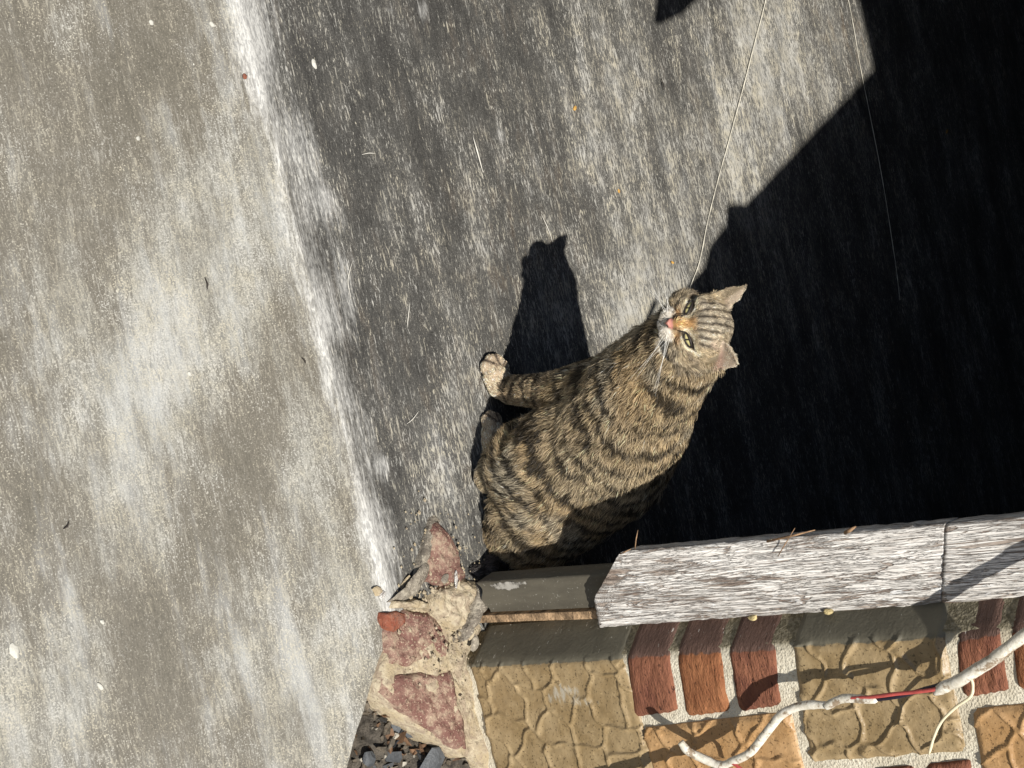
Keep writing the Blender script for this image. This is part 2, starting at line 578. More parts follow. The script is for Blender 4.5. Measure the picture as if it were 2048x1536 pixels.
def brick_material(name, ca, cb, painted):
    n = NT(name)
    v = n.coord()
    st = n.noise(n.coord((75, 75, 210)), 1, 5, 0.7, 0.3)
    pits = n.noise(n.coord((110, 110, 330)), 1, 3, 0.7)
    b = n.noise(v, 28, 4, 0.6)
    c = n.mix(n.step(b, 0.3, 0.7), ca, cb)
    c = n.mix(n.step(st, 0.5, 0.7, 0, 0.5), c, tuple(min(1, x * 1.5) for x in cb))
    c = n.mix(n.step(pits, 0.60, 0.68), c, tuple(x * 0.3 for x in ca))
    p = n.attr('paint')
    pe = n.step(n.math('ADD', p, n.math('MULTIPLY', n.math('SUBTRACT', n.noise(v, 120, 4), 0.5), 0.55)), 0.42, 0.56)
    pc = n.mix(n.step(n.noise(v, 22, 4), 0.3, 0.7), painted, tuple(x * 1.4 for x in painted))
    chips = n.step(n.noise(n.coord((90, 90, 260)), 1, 3, 0.6), 0.67, 0.71)
    pc = n.mix(n.math('MULTIPLY', chips, 0.8), pc, (0.55, 0.50, 0.45))
    c = n.mix(pe, c, pc)
    h = n.math('ADD', n.math('MULTIPLY', st, 1.0), n.math('MULTIPLY', pits, -0.8))
    return n.fin(c, 0.82, h, 0.003, 1.0, 0.25)


MAT_MORTAR = mortar_material()
OLIVE = (0.100, 0.090, 0.064)
BROWN = (0.095, 0.056, 0.043)
MAT_KHAKI = tile_material('khaki_glazed_tile', (0.240, 0.168, 0.082), (0.325, 0.238, 0.128), OLIVE)
MAT_OCHRE = tile_material('ochre_glazed_tile', (0.345, 0.20, 0.085), (0.43, 0.265, 0.125), OLIVE)
MAT_RED = brick_material('red_brick', (0.150, 0.056, 0.034), (0.225, 0.092, 0.050), BROWN)
MAT_RUST = brick_material('rust_brick', (0.205, 0.076, 0.032), (0.285, 0.12, 0.052), BROWN)


def build_block(name, mat, quad, kind, parent, seed, ret=0.058, nf=(44, 40), label=None, depth=0.03, scale_blobs=()):
    """one brick or tile: a front face with its own relief and, when it sits on the corner, a return along the reveal.
    quad = BL, BR, TR, TL of the front face as (x, z) on the wall."""
    rng = np.random.default_rng(seed)
    BL, BR, TR, TL = [np.array(q, float) for q in quad]
    W = np.linalg.norm(BR - BL)
    H = np.linalg.norm(TL - BL)
    nc, nr = nf
    nret = 14 if ret else 0
    drop = 0.012
    rows = nr + 2
    cells = rng.uniform(0, 1, (90, 2)) * np.array([W + 0.04, H + 0.04]) - 0.02
    if kind == 'cobble':
        # a loose, jittered lattice of pebbles
        pts = []
        st = 0.046
        for i in range(int(H / st) + 4):
            for j in range(int(W / st) + 4):
                pts.append(((j - 1 + 0.5 * (i % 2)) * st + rng.normal(0, 0.011), (i - 1) * st * 0.95 + rng.normal(0, 0.011)))
        cells = np.array(pts)
    tilt = rng.normal(0, 1, (len(cells), 2)) * 0.05

    def relief(s, t):
        x, z = s * W, t * H
        wob = fbm(np.stack([x * 30 + seed, z * 38, np.full_like(x, seed)], 1), 2)
        wob2 = fbm(np.stack([x * 38 + 50, z * 38, np.full_like(x, seed + 9)], 1), 2)
        px, pz = x + 0.0085 * wob, z + 0.0085 * wob2
        if kind == 'cobble':
            d = np.hypot(px[:, None] - cells[None, :, 0], pz[:, None] - cells[None, :, 1])
            idx = np.argsort(d, 1)[:, :2]
            ar = np.arange(len(x))
            d1, d2 = d[ar, idx[:, 0]], d[ar, idx[:, 1]]
            e = d2 - d1
            tl_ = tilt[idx[:, 0]]
            h = (px - cells[idx[:, 0], 0]) * tl_[:, 0] + (pz - cells[idx[:, 0], 1]) * tl_[:, 1]
            h = 0.0030 * np.exp(-(e / 0.0036) ** 2) + h * 0.25 - 0.0003
            h = h + 0.0005 * fbm(np.stack([x * 90, z * 90, x * 0 + seed], 1), 3)
            h = np.maximum(h, -0.0014)
            return h
        h = 0.0007 * fbm(np.stack([x * 60, z * 240, x * 0 + seed], 1), 3) + 0.0011 * fbm(np.stack([x * 25, z * 40, x * 0 + seed + 3], 1), 2)
        return h

    tt = np.concatenate([[0], np.linspace(0, 1, nr), [1]])
    rd = np.concatenate([[1], np.zeros(nr), [1]])
    cols = []
    if ret:
        for k in range(nret):
            cols.append(('r', 1 - k / nret, 0))
    else:
        cols.append(('f', 0.0, 1))
    for s in np.linspace(0, 1, nc):
        cols.append(('f', s, 0))
    cols.append(('f', 1.0, 1))
    V, PA, RE, SC = [], [], [], []
    front_s = np.array([c[1] for c in cols])
    for i, t in enumerate(tt):
        n_ = len(cols)
        rel = relief(front_s, np.full(n_, t))
        wig_t = 0.0005 * fbm(np.stack([front_s * W * 60 + seed * 3.3, np.full(n_, 5.0 * (t > 0.5) + seed), np.zeros(n_)], 1), 3)
        for j, (typ, s, dr) in enumerate(cols):
            edge_t = min(t, 1 - t) * H
            rnd_t = 0.0028 * math.exp(-(edge_t / 0.0035) ** 2)
            if typ == 'f':
                q = (BL * (1 - s) + BR * s) * (1 - t) + (TL * (1 - s) + TR * s) * t
                es = (1 - s) * W
                if not ret: es = min(es, s * W)
                rnd = rnd_t + 0.0028 * math.exp(-(es / 0.0035) ** 2)
                if ret: rnd += 0.0022 * math.exp(-(s * W / 0.004) ** 2)
                dep = rnd - rel[j] + drop * max(dr, rd[i])
                es_w = 0.0006 * math.sin(31 * t + seed) * (1 if s > 0.9 else 0) * (1 - dr) * 0.8
                V.append((q[0] + es_w, WY + dep, q[1] + wig_t[j]))
                PA.append(0.62 * math.exp(-(s * W / 0.006) ** 2) if ret else 0)
            else:
                c = BL * (1 - t) + TL * t
                L = ret * s
                base = np.array([c[0], WY, c[1]]) + SPL * L
                dep = rnd_t * 0.8 - 0.06 * rel[j] + drop * rd[i] + 0.0022 * math.exp(-(L / 0.004) ** 2)
                p = base - SPN * dep
                V.append((p[0], p[1], p[2] + wig_t[j]))
                PA.append(1.0)
            RE.append(rel[j] * 400)
            sc = 0.0
            for (bs, bt, rs, rt, a) in scale_blobs:
                sc += a * math.exp(-((s - bs) / rs) ** 2 - ((t - bt) / rt) ** 2)
            SC.append(sc)
    F = grid_faces(rows, len(cols))
    o = mesh_obj(name, V, F, mat, parent, attrs={'paint': PA, 'relief': RE, 'scale': SC})
    if label: o['label'] = label
    return o


def wq(*px):
    return [(lambda p: (p[0], p[2]))(ony(X, Y, WY)) for X, Y in px]


pier = empty('brick_pier', (0.3, -0.05, -0.1))
tag(pier, 'doorway pier of khaki cobble tiles, ochre tiles and small red bricks in pale mortar', 'brick pier')


def build_mortar():
    # profile from the far end of the reveal, round the corner, along the face; pitted surface
    zs = np.concatenate([[-0.42, -0.3], np.arange(-0.12, 1.0, 0.0055), [1.3, 1.7, 2.6]])
    V, PA = [], []
    rec = 0.0035
    ls = np.concatenate([np.linspace(0.068, 0.004, 14)])
    ss = np.concatenate([np.arange(0.003, 0.30, 0.0055), [0.35, 0.42, 0.5]])
    nc = len(ls) + len(ss) + 2
    for z in zs:
        c = corner_at(min(max(z, -0.1), 0.8))
        b = c + SPL * 0.068
        V.append((b[0] + 0.02, 0.30, z)); PA.append(1)
        for L in ls:
            p = c + SPL * L - SPN * rec
            V.append((p[0], p[1], z)); PA.append(1.0)
        for s in ss:
            V.append((c[0] + s, WY + rec + (0.002 * math.exp(-(s / 0.006) ** 2)), z)); PA.append(0.6 * math.exp(-(s / 0.007) ** 2))
        V.append((c[0] + 0.5, 0.30, z)); PA.append(0)
    V = np.array(V)
    n1 = fbm(V * 150, 2) * 0.0005 + fbm(V * 34 + 8, 3) * 0.0010
    V[:, 1] += n1
    V[:, 0] += 0.3 * n1
    mesh_obj('mortar', V, grid_faces(len(zs), nc), MAT_MORTAR, pier, attrs={'paint': PA})


build_mortar()
# bricks and tiles, corners read off the wall
c_ = lambda X: corner_at(ony(X, 1300, WY)[2])
K1 = wq((938, 1331), (1000, 1585), (1312, 1560), (1243, 1316))
build_block('tile', MAT_KHAKI, K1, 'cobble', pier, 3, nf=(116, 112), ret=0.056, label='khaki cobble tile at floor level with chalky scuffs',
            scale_blobs=[(0.22, 0.62, 0.06, 0.14, 0.5), (0.34, 0.72, 0.07, 0.16, 0.5), (0.30, 0.50, 0.06, 0.1, 0.4), (0.6, 0.6, 0.1, 0.12, 0.32), (0.66, 0.42, 0.12, 0.1, 0.35), (0.45, 0.7, 0.05, 0.2, 0.3)])
R = [((1252, 1312), (1264, 1436), (1351, 1423), (1334, 1307)),
     ((1350, 1306), (1368, 1434), (1456, 1424), (1437, 1302)),
     ((1455, 1300), (1477, 1424), (1558, 1412), (1546, 1297))]
for i, q in enumerate(R):
    build_block('brick', MAT_RED if i != 1 else MAT_RUST, wq(*q), 'brick', pier, 20 + i, nf=(26, 22), ret=0.06)
K2 = wq((1584, 1289), (1616, 1526), (1928, 1504), (1884, 1271))
build_block('tile', MAT_KHAKI, K2, 'cobble', pier, 41, nf=(112, 112), ret=0.06, label='khaki cobble tile behind the peeled cable')
for i, q in enumerate([((1907, 1280), (1926, 1398), (2014, 1382), (1994, 1263)), ((2017, 1262), (2036, 1382), (2126, 1370), (2104, 1256)),
                       ((2126, 1255), (2146, 1372), (2236, 1360), (2214, 1250))]):
    build_block('brick', MAT_RED if i != 1 else MAT_RUST, wq(*q), 'brick', pier, 30 + i, nf=(26, 22), ret=0.06)
O1 = wq((1283, 1457), (1340, 1720), (1640, 1690), (1577, 1424))
build_block('tile', MAT_OCHRE, O1, 'cobble', pier, 53, nf=(104, 84), ret=0, label='ochre cobble tile under the end of the peeled cable')
O2 = wq((1941, 1420), (1985, 1680), (2290, 1650), (2250, 1390))
build_block('tile', MAT_OCHRE, O2, 'cobble', pier, 57, nf=(70, 84), ret=0)
# bricks that continue the bond outside the picture
for q in [((1640, 1548), (1655, 1690), (1730, 1682), (1718, 1540)), ((1745, 1540), (1760, 1682), (1840, 1672), (1828, 1532)), ((1850, 1530), (1866, 1672), (1950, 1662), (1936, 1522))]:
    build_block('brick', MAT_RED, wq(*q), 'brick', pier, 60 + q[0][0] % 17, nf=(14, 12), ret=0)
K3 = wq((2262, 1248), (2300, 1480), (2610, 1460), (2570, 1232))
build_block('tile', MAT_KHAKI, K3, 'cobble', pier, 71, nf=(40, 40), ret=0.06)

# lintel and far pier close the opening, above and beside the picture
pA, pB = caster(1740, 140, -0.062), caster(1722, 0, -0.062)
LZ = 0.5 * (pA[2] + pB[2])
tag(box('lintel', -2.05, 0.62, -0.062, 0.058, LZ, 2.72, MAT_WALL), kind='structure')
tag(box('front_wall', -2.05, -1.3, -0.062, 0.058, -0.44, LZ - 0.002, MAT_WALL), kind='structure')


# ------------------------------------------------------------------ woodwork
def white_wood_material():
    n = NT('peeling_white_paint_on_wood')
    # grain runs along z
    g = n.noise(n.coord((230, 230, 13), rot=(0, math.radians(-1.2), 0)), 1, 5, 0.65, 0.35)
    g2 = n.noise(n.coord((90, 90, 5.5), loc=(4, 2, 1)), 1, 5, 0.6, 0.5)
    fl = n.voro(n.coord((330, 330, 24)), 1, 'DISTANCE_TO_EDGE')
    fl2 = n.voro(n.coord((260, 260, 20), loc=(9, 1, 5)), 1, 'F1', 'Color')
    big = n.noise(n.coord((34, 34, 9)), 1, 4, 0.6)
    v = n.coord()
    wood = n.mix(n.step(g, 0.35, 0.65), (0.23, 0.175, 0.14), (0.50, 0.43, 0.365))
    wood = n.mix(n.step(g2, 0.56, 0.72), wood, (0.10, 0.05, 0.035))
    paint = n.mix(n.step(big, 0.3, 0.7), (0.66, 0.625, 0.575), (0.82, 0.785, 0.73))
    edge = n.attr('bare')
    have = n.math('ADD', n.math('MULTIPLY', n.sep(fl2)[0], 0.30), n.math('ADD', n.math('MULTIPLY', g, 0.5), n.math('MULTIPLY', big, 1.25)))
    have = n.math('SUBTRACT', have, n.math('MULTIPLY', edge, 0.42))
    cover = n.step(have, 0.70, 0.775)
    crack = n.step(fl, 0.02, 0.09)
    crack2 = n.step(n.math('ABSOLUTE', n.math('SUBTRACT', g2, 0.5)), 0.006, 0.022)
    g3 = n.noise(n.coord((420, 420, 9), loc=(2, 8, 3)), 1, 4, 0.7, 0.6)
    crack3 = n.step(n.math('ABSOLUTE', n.math('SUBTRACT', g3, 0.5)), 0.004, 0.03)
    crack2 = n.math('MULTIPLY', crack2, n.math('ADD', 0.5, n.math('MULTIPLY', crack3, 0.5)))
    cv = n.math('MULTIPLY', cover, n.math('MULTIPLY', n.math('ADD', n.math('MULTIPLY', crack, 0.3), 0.7), crack2))
    wood = n.mix(n.math('MULTIPLY', n.math('SUBTRACT', 1.0, crack3), 0.8), wood, (0.06, 0.045, 0.04))
    c = n.mix(cv, wood, paint)
    # fresh shells of paint that still stand off the wood
    c = n.mix(n.math('MULTIPLY', n.step(n.noise(n.coord((150, 150, 40), loc=(1, 5, 2)), 1, 4, 0.7), 0.60, 0.64), n.attr('fresh')), c, (0.86, 0.85, 0.83))
    h = n.math('ADD', n.math('MULTIPLY', cv, 0.9), n.math('ADD', n.math('MULTIPLY', g, 1.0), n.math('MULTIPLY', crack2, 0.6)))
    return n.fin(c, 0.78, h, 0.0014, 1.0, 0.3)


MAT_WHITEWOOD = white_wood_material()
MAT_OLIVE = None


def olive_material():
    n = NT('olive_painted_board')
    v = n.coord()
    a = n.noise(n.coord((60, 60, 12)), 1, 5, 0.6)
    b = n.noise(v, 110, 4, 0.65)
    c = n.mix(n.step(a, 0.3, 0.7), (0.072, 0.064, 0.048), (0.105, 0.094, 0.070))
    bare = n.attr('bare')
    m = n.step(n.math('ADD', bare, n.math('MULTIPLY', n.math('SUBTRACT', b, 0.5), 0.9)), 0.5, 0.62)
    c = n.mix(m, c, n.mix(n.step(b, 0.4, 0.6), (0.16, 0.15, 0.13), (0.36, 0.34, 0.30)))
    c = n.mix(n.math('MULTIPLY', n.step(n.noise(v, 330, 2), 0.66, 0.70), 0.7), c, (0.26, 0.25, 0.21))
    return n.fin(c, 0.66, n.math('ADD', n.math('MULTIPLY', m, -0.9), n.math('MULTIPLY', b, 0.4)), 0.0012, 1.0, 0.35)


MAT_OLIVE = olive_material()
MAT_RAW = plain('raw_split_wood', (0.30, 0.20, 0.115), 0.85, 0.6, 70, 0.003)
MAT_FLAKE = plain('pale_wood_flake', (0.62, 0.50, 0.40), 0.85, 0.25, 90, 0.0015)
MAT_TWIG = plain('brown_splinter', (0.26, 0.16, 0.09), 0.85, 0.4, 120, 0.0006)


def slab_from_outline(name, left, right, y0, thick, mat, parent=None, ncol=26, seed=1, rough=0.0012, attr_fn=None):
    """a board standing in a plane y = y0: left and right edges as lists of (x, z), same length or resampled by z"""
    def full(e):
        return np.array([q if len(q) == 3 else (q[0], y0, q[1]) for q in e], float)
    left, right = full(left), full(right)
    n = 420
    tz = np.linspace(0, 1, n)

    def res(e):
        d = np.concatenate([[0], np.cumsum(np.linalg.norm(np.diff(e, axis=0), axis=1))])
        return np.stack([np.interp(tz * d[-1], d, e[:, k]) for k in range(3)], 1)
    Lr, Rr = res(left), res(right)
    V, at = [], []
    us = np.concatenate([[0], np.linspace(0, 1, ncol), [1]])
    bk = np.concatenate([[1], np.zeros(ncol), [1]])
    for i in range(n):
        for j, u in enumerate(us):
            p = Lr[i] * (1 - u) + Rr[i] * u
            e = min(u, 1 - u) * 0.085
            V.append([p[0], p[1] + (0.0018 * math.exp(-(e / 0.003) ** 2)) + thick * bk[j], p[2]])
            at.append((u, i / (n - 1)))
    V = np.array(V)
    # ragged long edges and a slightly wavy face
    jj = np.tile(np.arange(len(us)), n)
    edge = (jj <= 1) | (jj >= len(us) - 2)
    V[:, 0] += np.where(edge, 0.0006 * fbm(V * np.array([0, 0, 95]) + seed, 4), 0)
    V[:, 1] += np.where(bk[jj] > 0, 0, rough * fbm(V * np.array([260, 0, 9]) + seed, 3))
    F = grid_faces(n, len(us))
    m = len(us)
    # ends
    a = len(V)
    V = list(map(tuple, V))
    F += [tuple(range(m))[::-1], tuple((n - 1) * m + k for k in range(m))]
    at = np.array(at)
    attrs = {k: f(at[:, 0], at[:, 1]) for k, f in (attr_fn or {}).items()}
    return mesh_obj(name, V, F, mat, parent, attrs=attrs)


def pyl(X):
    return float(np.interp(X, [1240, 1900, 2200], [-0.086, -0.062, -0.060]))   # left edge: the loose foot stands out from the jamb


def pyr(X):
    return float(np.interp(X, [1190, 1900, 2200], [-0.056, -0.045, -0.042]))


PY = -0.052
pl = lambda X, Y: tuple(ony(X, Y, pyl(X)))
pr = lambda X, Y: tuple(ony(X, Y, pyr(X)))
cs = lambda X, Y: tuple(caster(X, Y, PY))
casing = empty('door_casing', (0.01, PY, 0.2))
tag(casing, 'peeling white painted wooden plank nailed upright beside the brick corner', 'plank')
lower = slab_from_outline('plank', [pl(1240, 1104), pl(1300, 1099), pl(1500, 1082), pl(1700, 1065), pl(1888, 1049)],
                          [tuple(ony(1186, 1200, -0.066)), pr(1196, 1256), pr(1400, 1240), pr(1600, 1227), pr(1881, 1208)], PY, 0.024, MAT_WHITEWOOD, casing, seed=4,
                          attr_fn={'bare': lambda u, t: 0.55 * np.exp(-((u - 0.45) / 0.16) ** 2) * (t < 0.6) + 0.4 * np.exp(-(t / 0.06) ** 2),
                                   'fresh': lambda u, t: np.exp(-((u - 0.84) / 0.12) ** 2) + 0.3 * np.exp(-((u - 0.3) / 0.2) ** 2)})
up_left = [pl(1889.5, 1049), pl(2048, 1035), pl(2200, 1022)]
zt = up_left[-1][2]
q1, q3, q4 = cs(1362, 584), cs(1453, 408), cs(1740, 140)
up_left += [(q1[0], q1[1], max(q1[2], zt + 0.03)), cs(1407, 535), cs(1420, 489), cs(1449, 452), cs(1453, 408), cs(1486, 412), q4, (q4[0] + 0.01, PY, LZ + 0.02)]  # unseen upper edge shaped to cast the shadow line on the floor
up_right = [pr(1882.5, 1208), pr(2048, 1197), pr(2200, 1186), (0.055, -0.036, q1[2]), (0.10, -0.036, q3[2]), (0.16, -0.036, q4[2]), (0.17, -0.036, LZ + 0.02)]
slab_from_outline('plank', up_left, up_right, PY + 0.0004, 0.024, MAT_WHITEWOOD, casing, seed=9,
                  attr_fn={'bare': lambda u, t: 0.3 * np.exp(-((u - 0.4) / 0.3) ** 2) + 0.5 * np.exp(-(t / 0.004) ** 2), 'fresh': lambda u, t: np.exp(-((u - 0.8) / 0.15) ** 2)})


def tube(pts, rad, seg=7):
    """verts, faces of a tube along points; rad number or list"""
    pts = [Vector(p) for p in pts]
    n = len(pts)
    rad = [rad] * n if not hasattr(rad, '__len__') else rad
    V, F = [], []
    prev = None
    for i, p in enumerate(pts):
        d = (pts[min(i + 1, n - 1)] - pts[max(i - 1, 0)]).normalized()
        a = d.orthogonal().normalized() if prev is None else (prev - d * prev.dot(d)).normalized()
        prev = a
        b = d.cross(a)
        for k in range(seg):
            t = 2 * math.pi * k / seg
            V.append(p + (a * math.cos(t) + b * math.sin(t)) * rad[i])
    for i in range(n - 1):
        for k in range(seg):
            F.append((i * seg + k, i * seg + (k + 1) % seg, (i + 1) * seg + (k + 1) % seg, (i + 1) * seg + k))
    F.append(tuple(range(seg))[::-1])
    F.append(tuple((n - 1) * seg + k for k in range(seg)))
    return V, F


def spline(pts, n=8):
    """Catmull-Rom through points"""
    P = [np.array(p, float) for p in pts]
    P = [2 * P[0] - P[1]] + P + [2 * P[-1] - P[-2]]
    out = []
    for i in range(1, len(P) - 2):
        for k in range(n):
            t = k / n
            a, b, c, d = P[i - 1], P[i], P[i + 1], P[i + 2]
            out.append(0.5 * ((2 * b) + (c - a) * t + (2 * a - 5 * b + 4 * c - d) * t * t + (3 * b - a - 3 * c + d) * t ** 3))
    out.append(P[-2])
    return out


def chip(name, c, size, mat, parent=None, seed=0, flat=0.3, n=(0, -1, 0), spin=0.0):
    """a small irregular flake or pebble"""
    rng = np.random.default_rng(seed)
    bm = bmesh.new()
    bmesh.ops.create_icosphere(bm, subdivisions=2, radius=1)
    V = np.array([v.co for v in bm.verts])
    F = [[v.index for v in f.verts] for f in bm.faces]
    bm.free()
    V = V * (1 + 0.35 * fbm(V * 1.3 + seed * 3.1, 3)[:, None])
    V = V * np.array([size[0], size[1], size[2] if len(size) > 2 else min(size[:2]) * flat]) * 0.5
    V[:, 0], V[:, 1] = V[:, 0] * math.cos(spin) - V[:, 1] * math.sin(spin), V[:, 0] * math.sin(spin) + V[:, 1] * math.cos(spin)
    q = Vector(n).to_track_quat('Z', 'X').to_matrix()
    V = V @ np.array(q).T + np.array(c)
    return mesh_obj(name, V, F, mat, parent, smooth=False)


# a flake of bare wood and a few splinters that belong to the plank
chip('wood_flake', ony(1256, 1139, pyl(1256) + 0.016), (0.022, 0.030, 0.008), MAT_FLAKE, casing, 3)
for k, (a, b, r) in enumerate([((1534, 1083), (1630, 1060), 0.0011), ((1556, 1112), (1590, 1056), 0.0005), ((1270, 1098), (1276, 1060), 0.0006), ((1690, 1066), (1712, 1053), 0.0018), ((1240, 1108), (1262, 1098), 0.0007)]):
    A, B = ony(*a, pyl(a[0]) - 0.001), ony(*b, pyl(b[0]) - 0.006)
    v, f = tube([A, (A + B) / 2 + np.array([0, -0.002, 0.001]), B], [r, r * 1.1, r * 0.4], 5)
    mesh_obj('splinter', v, f, MAT_TWIG, casing)

# jamb board behind the plank, its split raw edge and the lower skirting of the reveal
jamb = empty('door_jamb', (0.03, -0.02, 0.0))
tag(jamb, 'olive painted door jamb board with a split raw edge under the white plank', 'door jamb')
JA, JB = onz(965, 1240, 0.012), onz(988, 1160, 0.060)           # floor line of the board
JA[2] = JB[2] = 0.0
jd = (JB - JA) / np.linalg.norm(JB - JA)
jn = np.array([jd[1], -jd[0], 0]) * (1 if -jd[0] < 0 else -1)


def jamb_board(name, a, b, z0, z1, off, thick, mat, bare, seed, ragged=0.004):
    nu, nz = 16, 90
    V, at = [], []
    for i in range(nz):
        t = i / (nz - 1)
        for j in range(nu + 2):
            u = min(max((j - 1) / (nu - 1), 0), 1)
            back = 1 if j in (0, nu + 1) else 0
            p = JA + jd * (a * (1 - u) + b * u) + jn * (off - thick * back)
            z = z0 + ragged * math.sin(9 * u + seed) * (1 - t) + (z1 - z0) * t
            V.append((p[0], p[1], z))
            at.append((u, z))
    V = np.array(V)
    nn = fbm(V * np.array([90, 90, 14]) + seed, 3) * 0.0009
    V[:, 0] += nn * jn[0]
    V[:, 1] += nn * jn[1]
    at = np.array(at)
    return mesh_obj(name, V, grid_faces(nz, nu + 2), mat, jamb, attrs={'bare': bare(at[:, 0], at[:, 1])})


WJ = np.linalg.norm(JB - JA)
jamb_board('board', 0.012, WJ, 0.034, 0.34, 0.004, 0.03, MAT_OLIVE,
           lambda u, z: 0.75 * np.exp(-((u - 0.8) / 0.16) ** 2 - ((z - 0.085) / 0.03) ** 2) + 0.35 * np.exp(-((u - 0.9) / 0.1) ** 2) * (z < 0.13), 1)
jamb_board('raw_edge', -0.001, 0.0085, 0.012, 0.33, 0.006, 0.02, MAT_RAW, lambda u, z: 0 * u, 4, 0.006)

# dried husks stuck to the reveal
for (X, Y, s) in ((1678, 1262, 1), (1527, 1272, 2)):
    zc = ony(X, Y, WY + 0.03)[2]
    p = corner_at(zc) + SPL * 0.03 + SPN * 0.004
    o = chip('dried_husk', p, (0.011, 0.006, 0.006), plain('dry_yellow_husk' if s == 1 else 'dry_tan_husk', (0.50, 0.40, 0.20), 0.7, 0.4, 160, 0.001), None, s + 10, n=tuple(SPN))
    tag(o, 'curled yellow dry husk stuck to the olive reveal beside the white plank' if s == 1 else 'small pale dry husk stuck to the dark red brick return', 'dry husk')

# unseen pointed slat added only to cast the shadow tip on the floor
hs = [cs(1308, 42)]
tip = hs[0]
hb = slab_from_outline('shadow_slat', [(tip[0] - 0.004, tip[2]), (tip[0] - 0.05, tip[2] + 0.06), (tip[0] - 0.05, LZ + 0.05)],
                       [(tip[0] + 0.004, tip[2]), (tip[0] + 0.018, tip[2] + 0.10), (tip[0] + 0.018, LZ + 0.05)], PY, 0.015, MAT_OLIVE, None, 6, 2, attr_fn={'bare': lambda u, t: 0 * u})
tag(hb, 'unseen pointed slat added under the lintel to cast a shadow', 'slat')


# ------------------------------------------------------------------ broken curb of red-painted brick and mortar at the foot of the pier
def stone_material(name, ca, cb, cc):
    n = NT(name)
    v = n.coord()
    a = n.noise(v, 42, 5, 0.65)
    b = n.noise(v, 210, 4, 0.7)
    d = n.noise(v, 95, 4, 0.65, 0.4)
    c = n.mix(n.step(a, 0.38, 0.62), ca, cb)
    c = n.mix(n.step(n.math('ADD', d, n.math('MULTIPLY', n.math('SUBTRACT', a, 0.5), 0.7)), 0.44, 0.70, 0, 0.9), c, cc)
    c = n.mix(n.step(b, 0.56, 0.64, 0, 0.8), c, tuple(x * 0.35 for x in ca))
    c = n.mix(n.step(n.noise(v, 420, 2), 0.60, 0.66, 0, 0.8), c, tuple(min(1, x * 1.3) for x in cc))
    return n.fin(c, 0.88, n.math('ADD', n.math('MULTIPLY', b, 0.8), n.math('MULTIPLY', d, 1.0)), 0.0035, 1.0, 0.2)


MAT_REDSTONE = stone_material('worn_red_painted_brick', (0.160, 0.080, 0.064), (0.250, 0.155, 0.118), (0.34, 0.26, 0.185))
MAT_BRIGHTRED = stone_material('bright_red_brick_spot', (0.22, 0.068, 0.040), (0.26, 0.095, 0.05), (0.21, 0.11, 0.08))
MAT_CREAM = stone_material('cream_mortar_lump', (0.36, 0.29, 0.185), (0.46, 0.395, 0.28), (0.27, 0.21, 0.15))
MAT_GREYM = stone_material('grey_crumbled_mortar', (0.17, 0.145, 0.115), (0.25, 0.22, 0.175), (0.36, 0.32, 0.25))


def lump(name, outline, ztop, zbase, mat, parent=None, seed=1, rings=16, n=72, rough=0.005, dome=0.006, slope=(0, 0), spread=0.004):
    """a broken piece: outline in picture points on the level ztop, falling to zbase round its rim"""
    P = np.array([onz(X, Y, ztop)[:2] for X, Y in outline])
    P = np.vstack([P, P[:1]])
    d = np.concatenate([[0], np.cumsum(np.hypot(*np.diff(P, axis=0).T))])
    t = np.linspace(0, d[-1], n, endpoint=False)
    O = np.stack([np.interp(t, d, P[:, 0]), np.interp(t, d, P[:, 1])], 1)
    c = O.mean(0)
    V = []
    for k in range(rings + 1):
        f = k / rings
        q = c + (O - c) * f
        w = fbm(np.column_stack([O * 70, np.full(n, seed)]), 3) * 0.0028 * f
        nrm = (O - c) / (np.linalg.norm(O - c, axis=1)[:, None] + 1e-9)
        q = q + nrm * w[:, None]
        z = ztop + dome * (1 - f * f) + slope[0] * (q[:, 0] - c[0]) + slope[1] * (q[:, 1] - c[1])
        z = z + rough * fbm(np.column_stack([q * 38, np.full(n, seed * 1.7)]), 4) + 0.35 * rough * fbm(np.column_stack([q * 150, np.full(n, seed)]), 3)
        z = z - 0.004 * sstep(0.86, 1.0, np.full(n, f))
        V.append(np.column_stack([q, z]))
    lastz = V[-1][:, 2]
    nrm = (O - c) / (np.linalg.norm(O - c, axis=1)[:, None] + 1e-9)
    for g in (0.25, 0.6, 1.0):
        q = V[rings][:, :2] + nrm * (spread * g ** 0.5 + 0.003 * fbm(np.column_stack([O * 60, np.full(n, seed + g * 5)]), 3)[:, None])
        V.append(np.column_stack([q, lastz * (1 - g) + zbase * g]))
    V = np.vstack(V)
    R_ = rings + 4
    F = [(k * n + i, k * n + (i + 1) % n, (k + 1) * n + (i + 1) % n, (k + 1) * n + i) for k in range(R_ - 1) for i in range(n)]
    return mesh_obj(name, V, F, mat, parent)


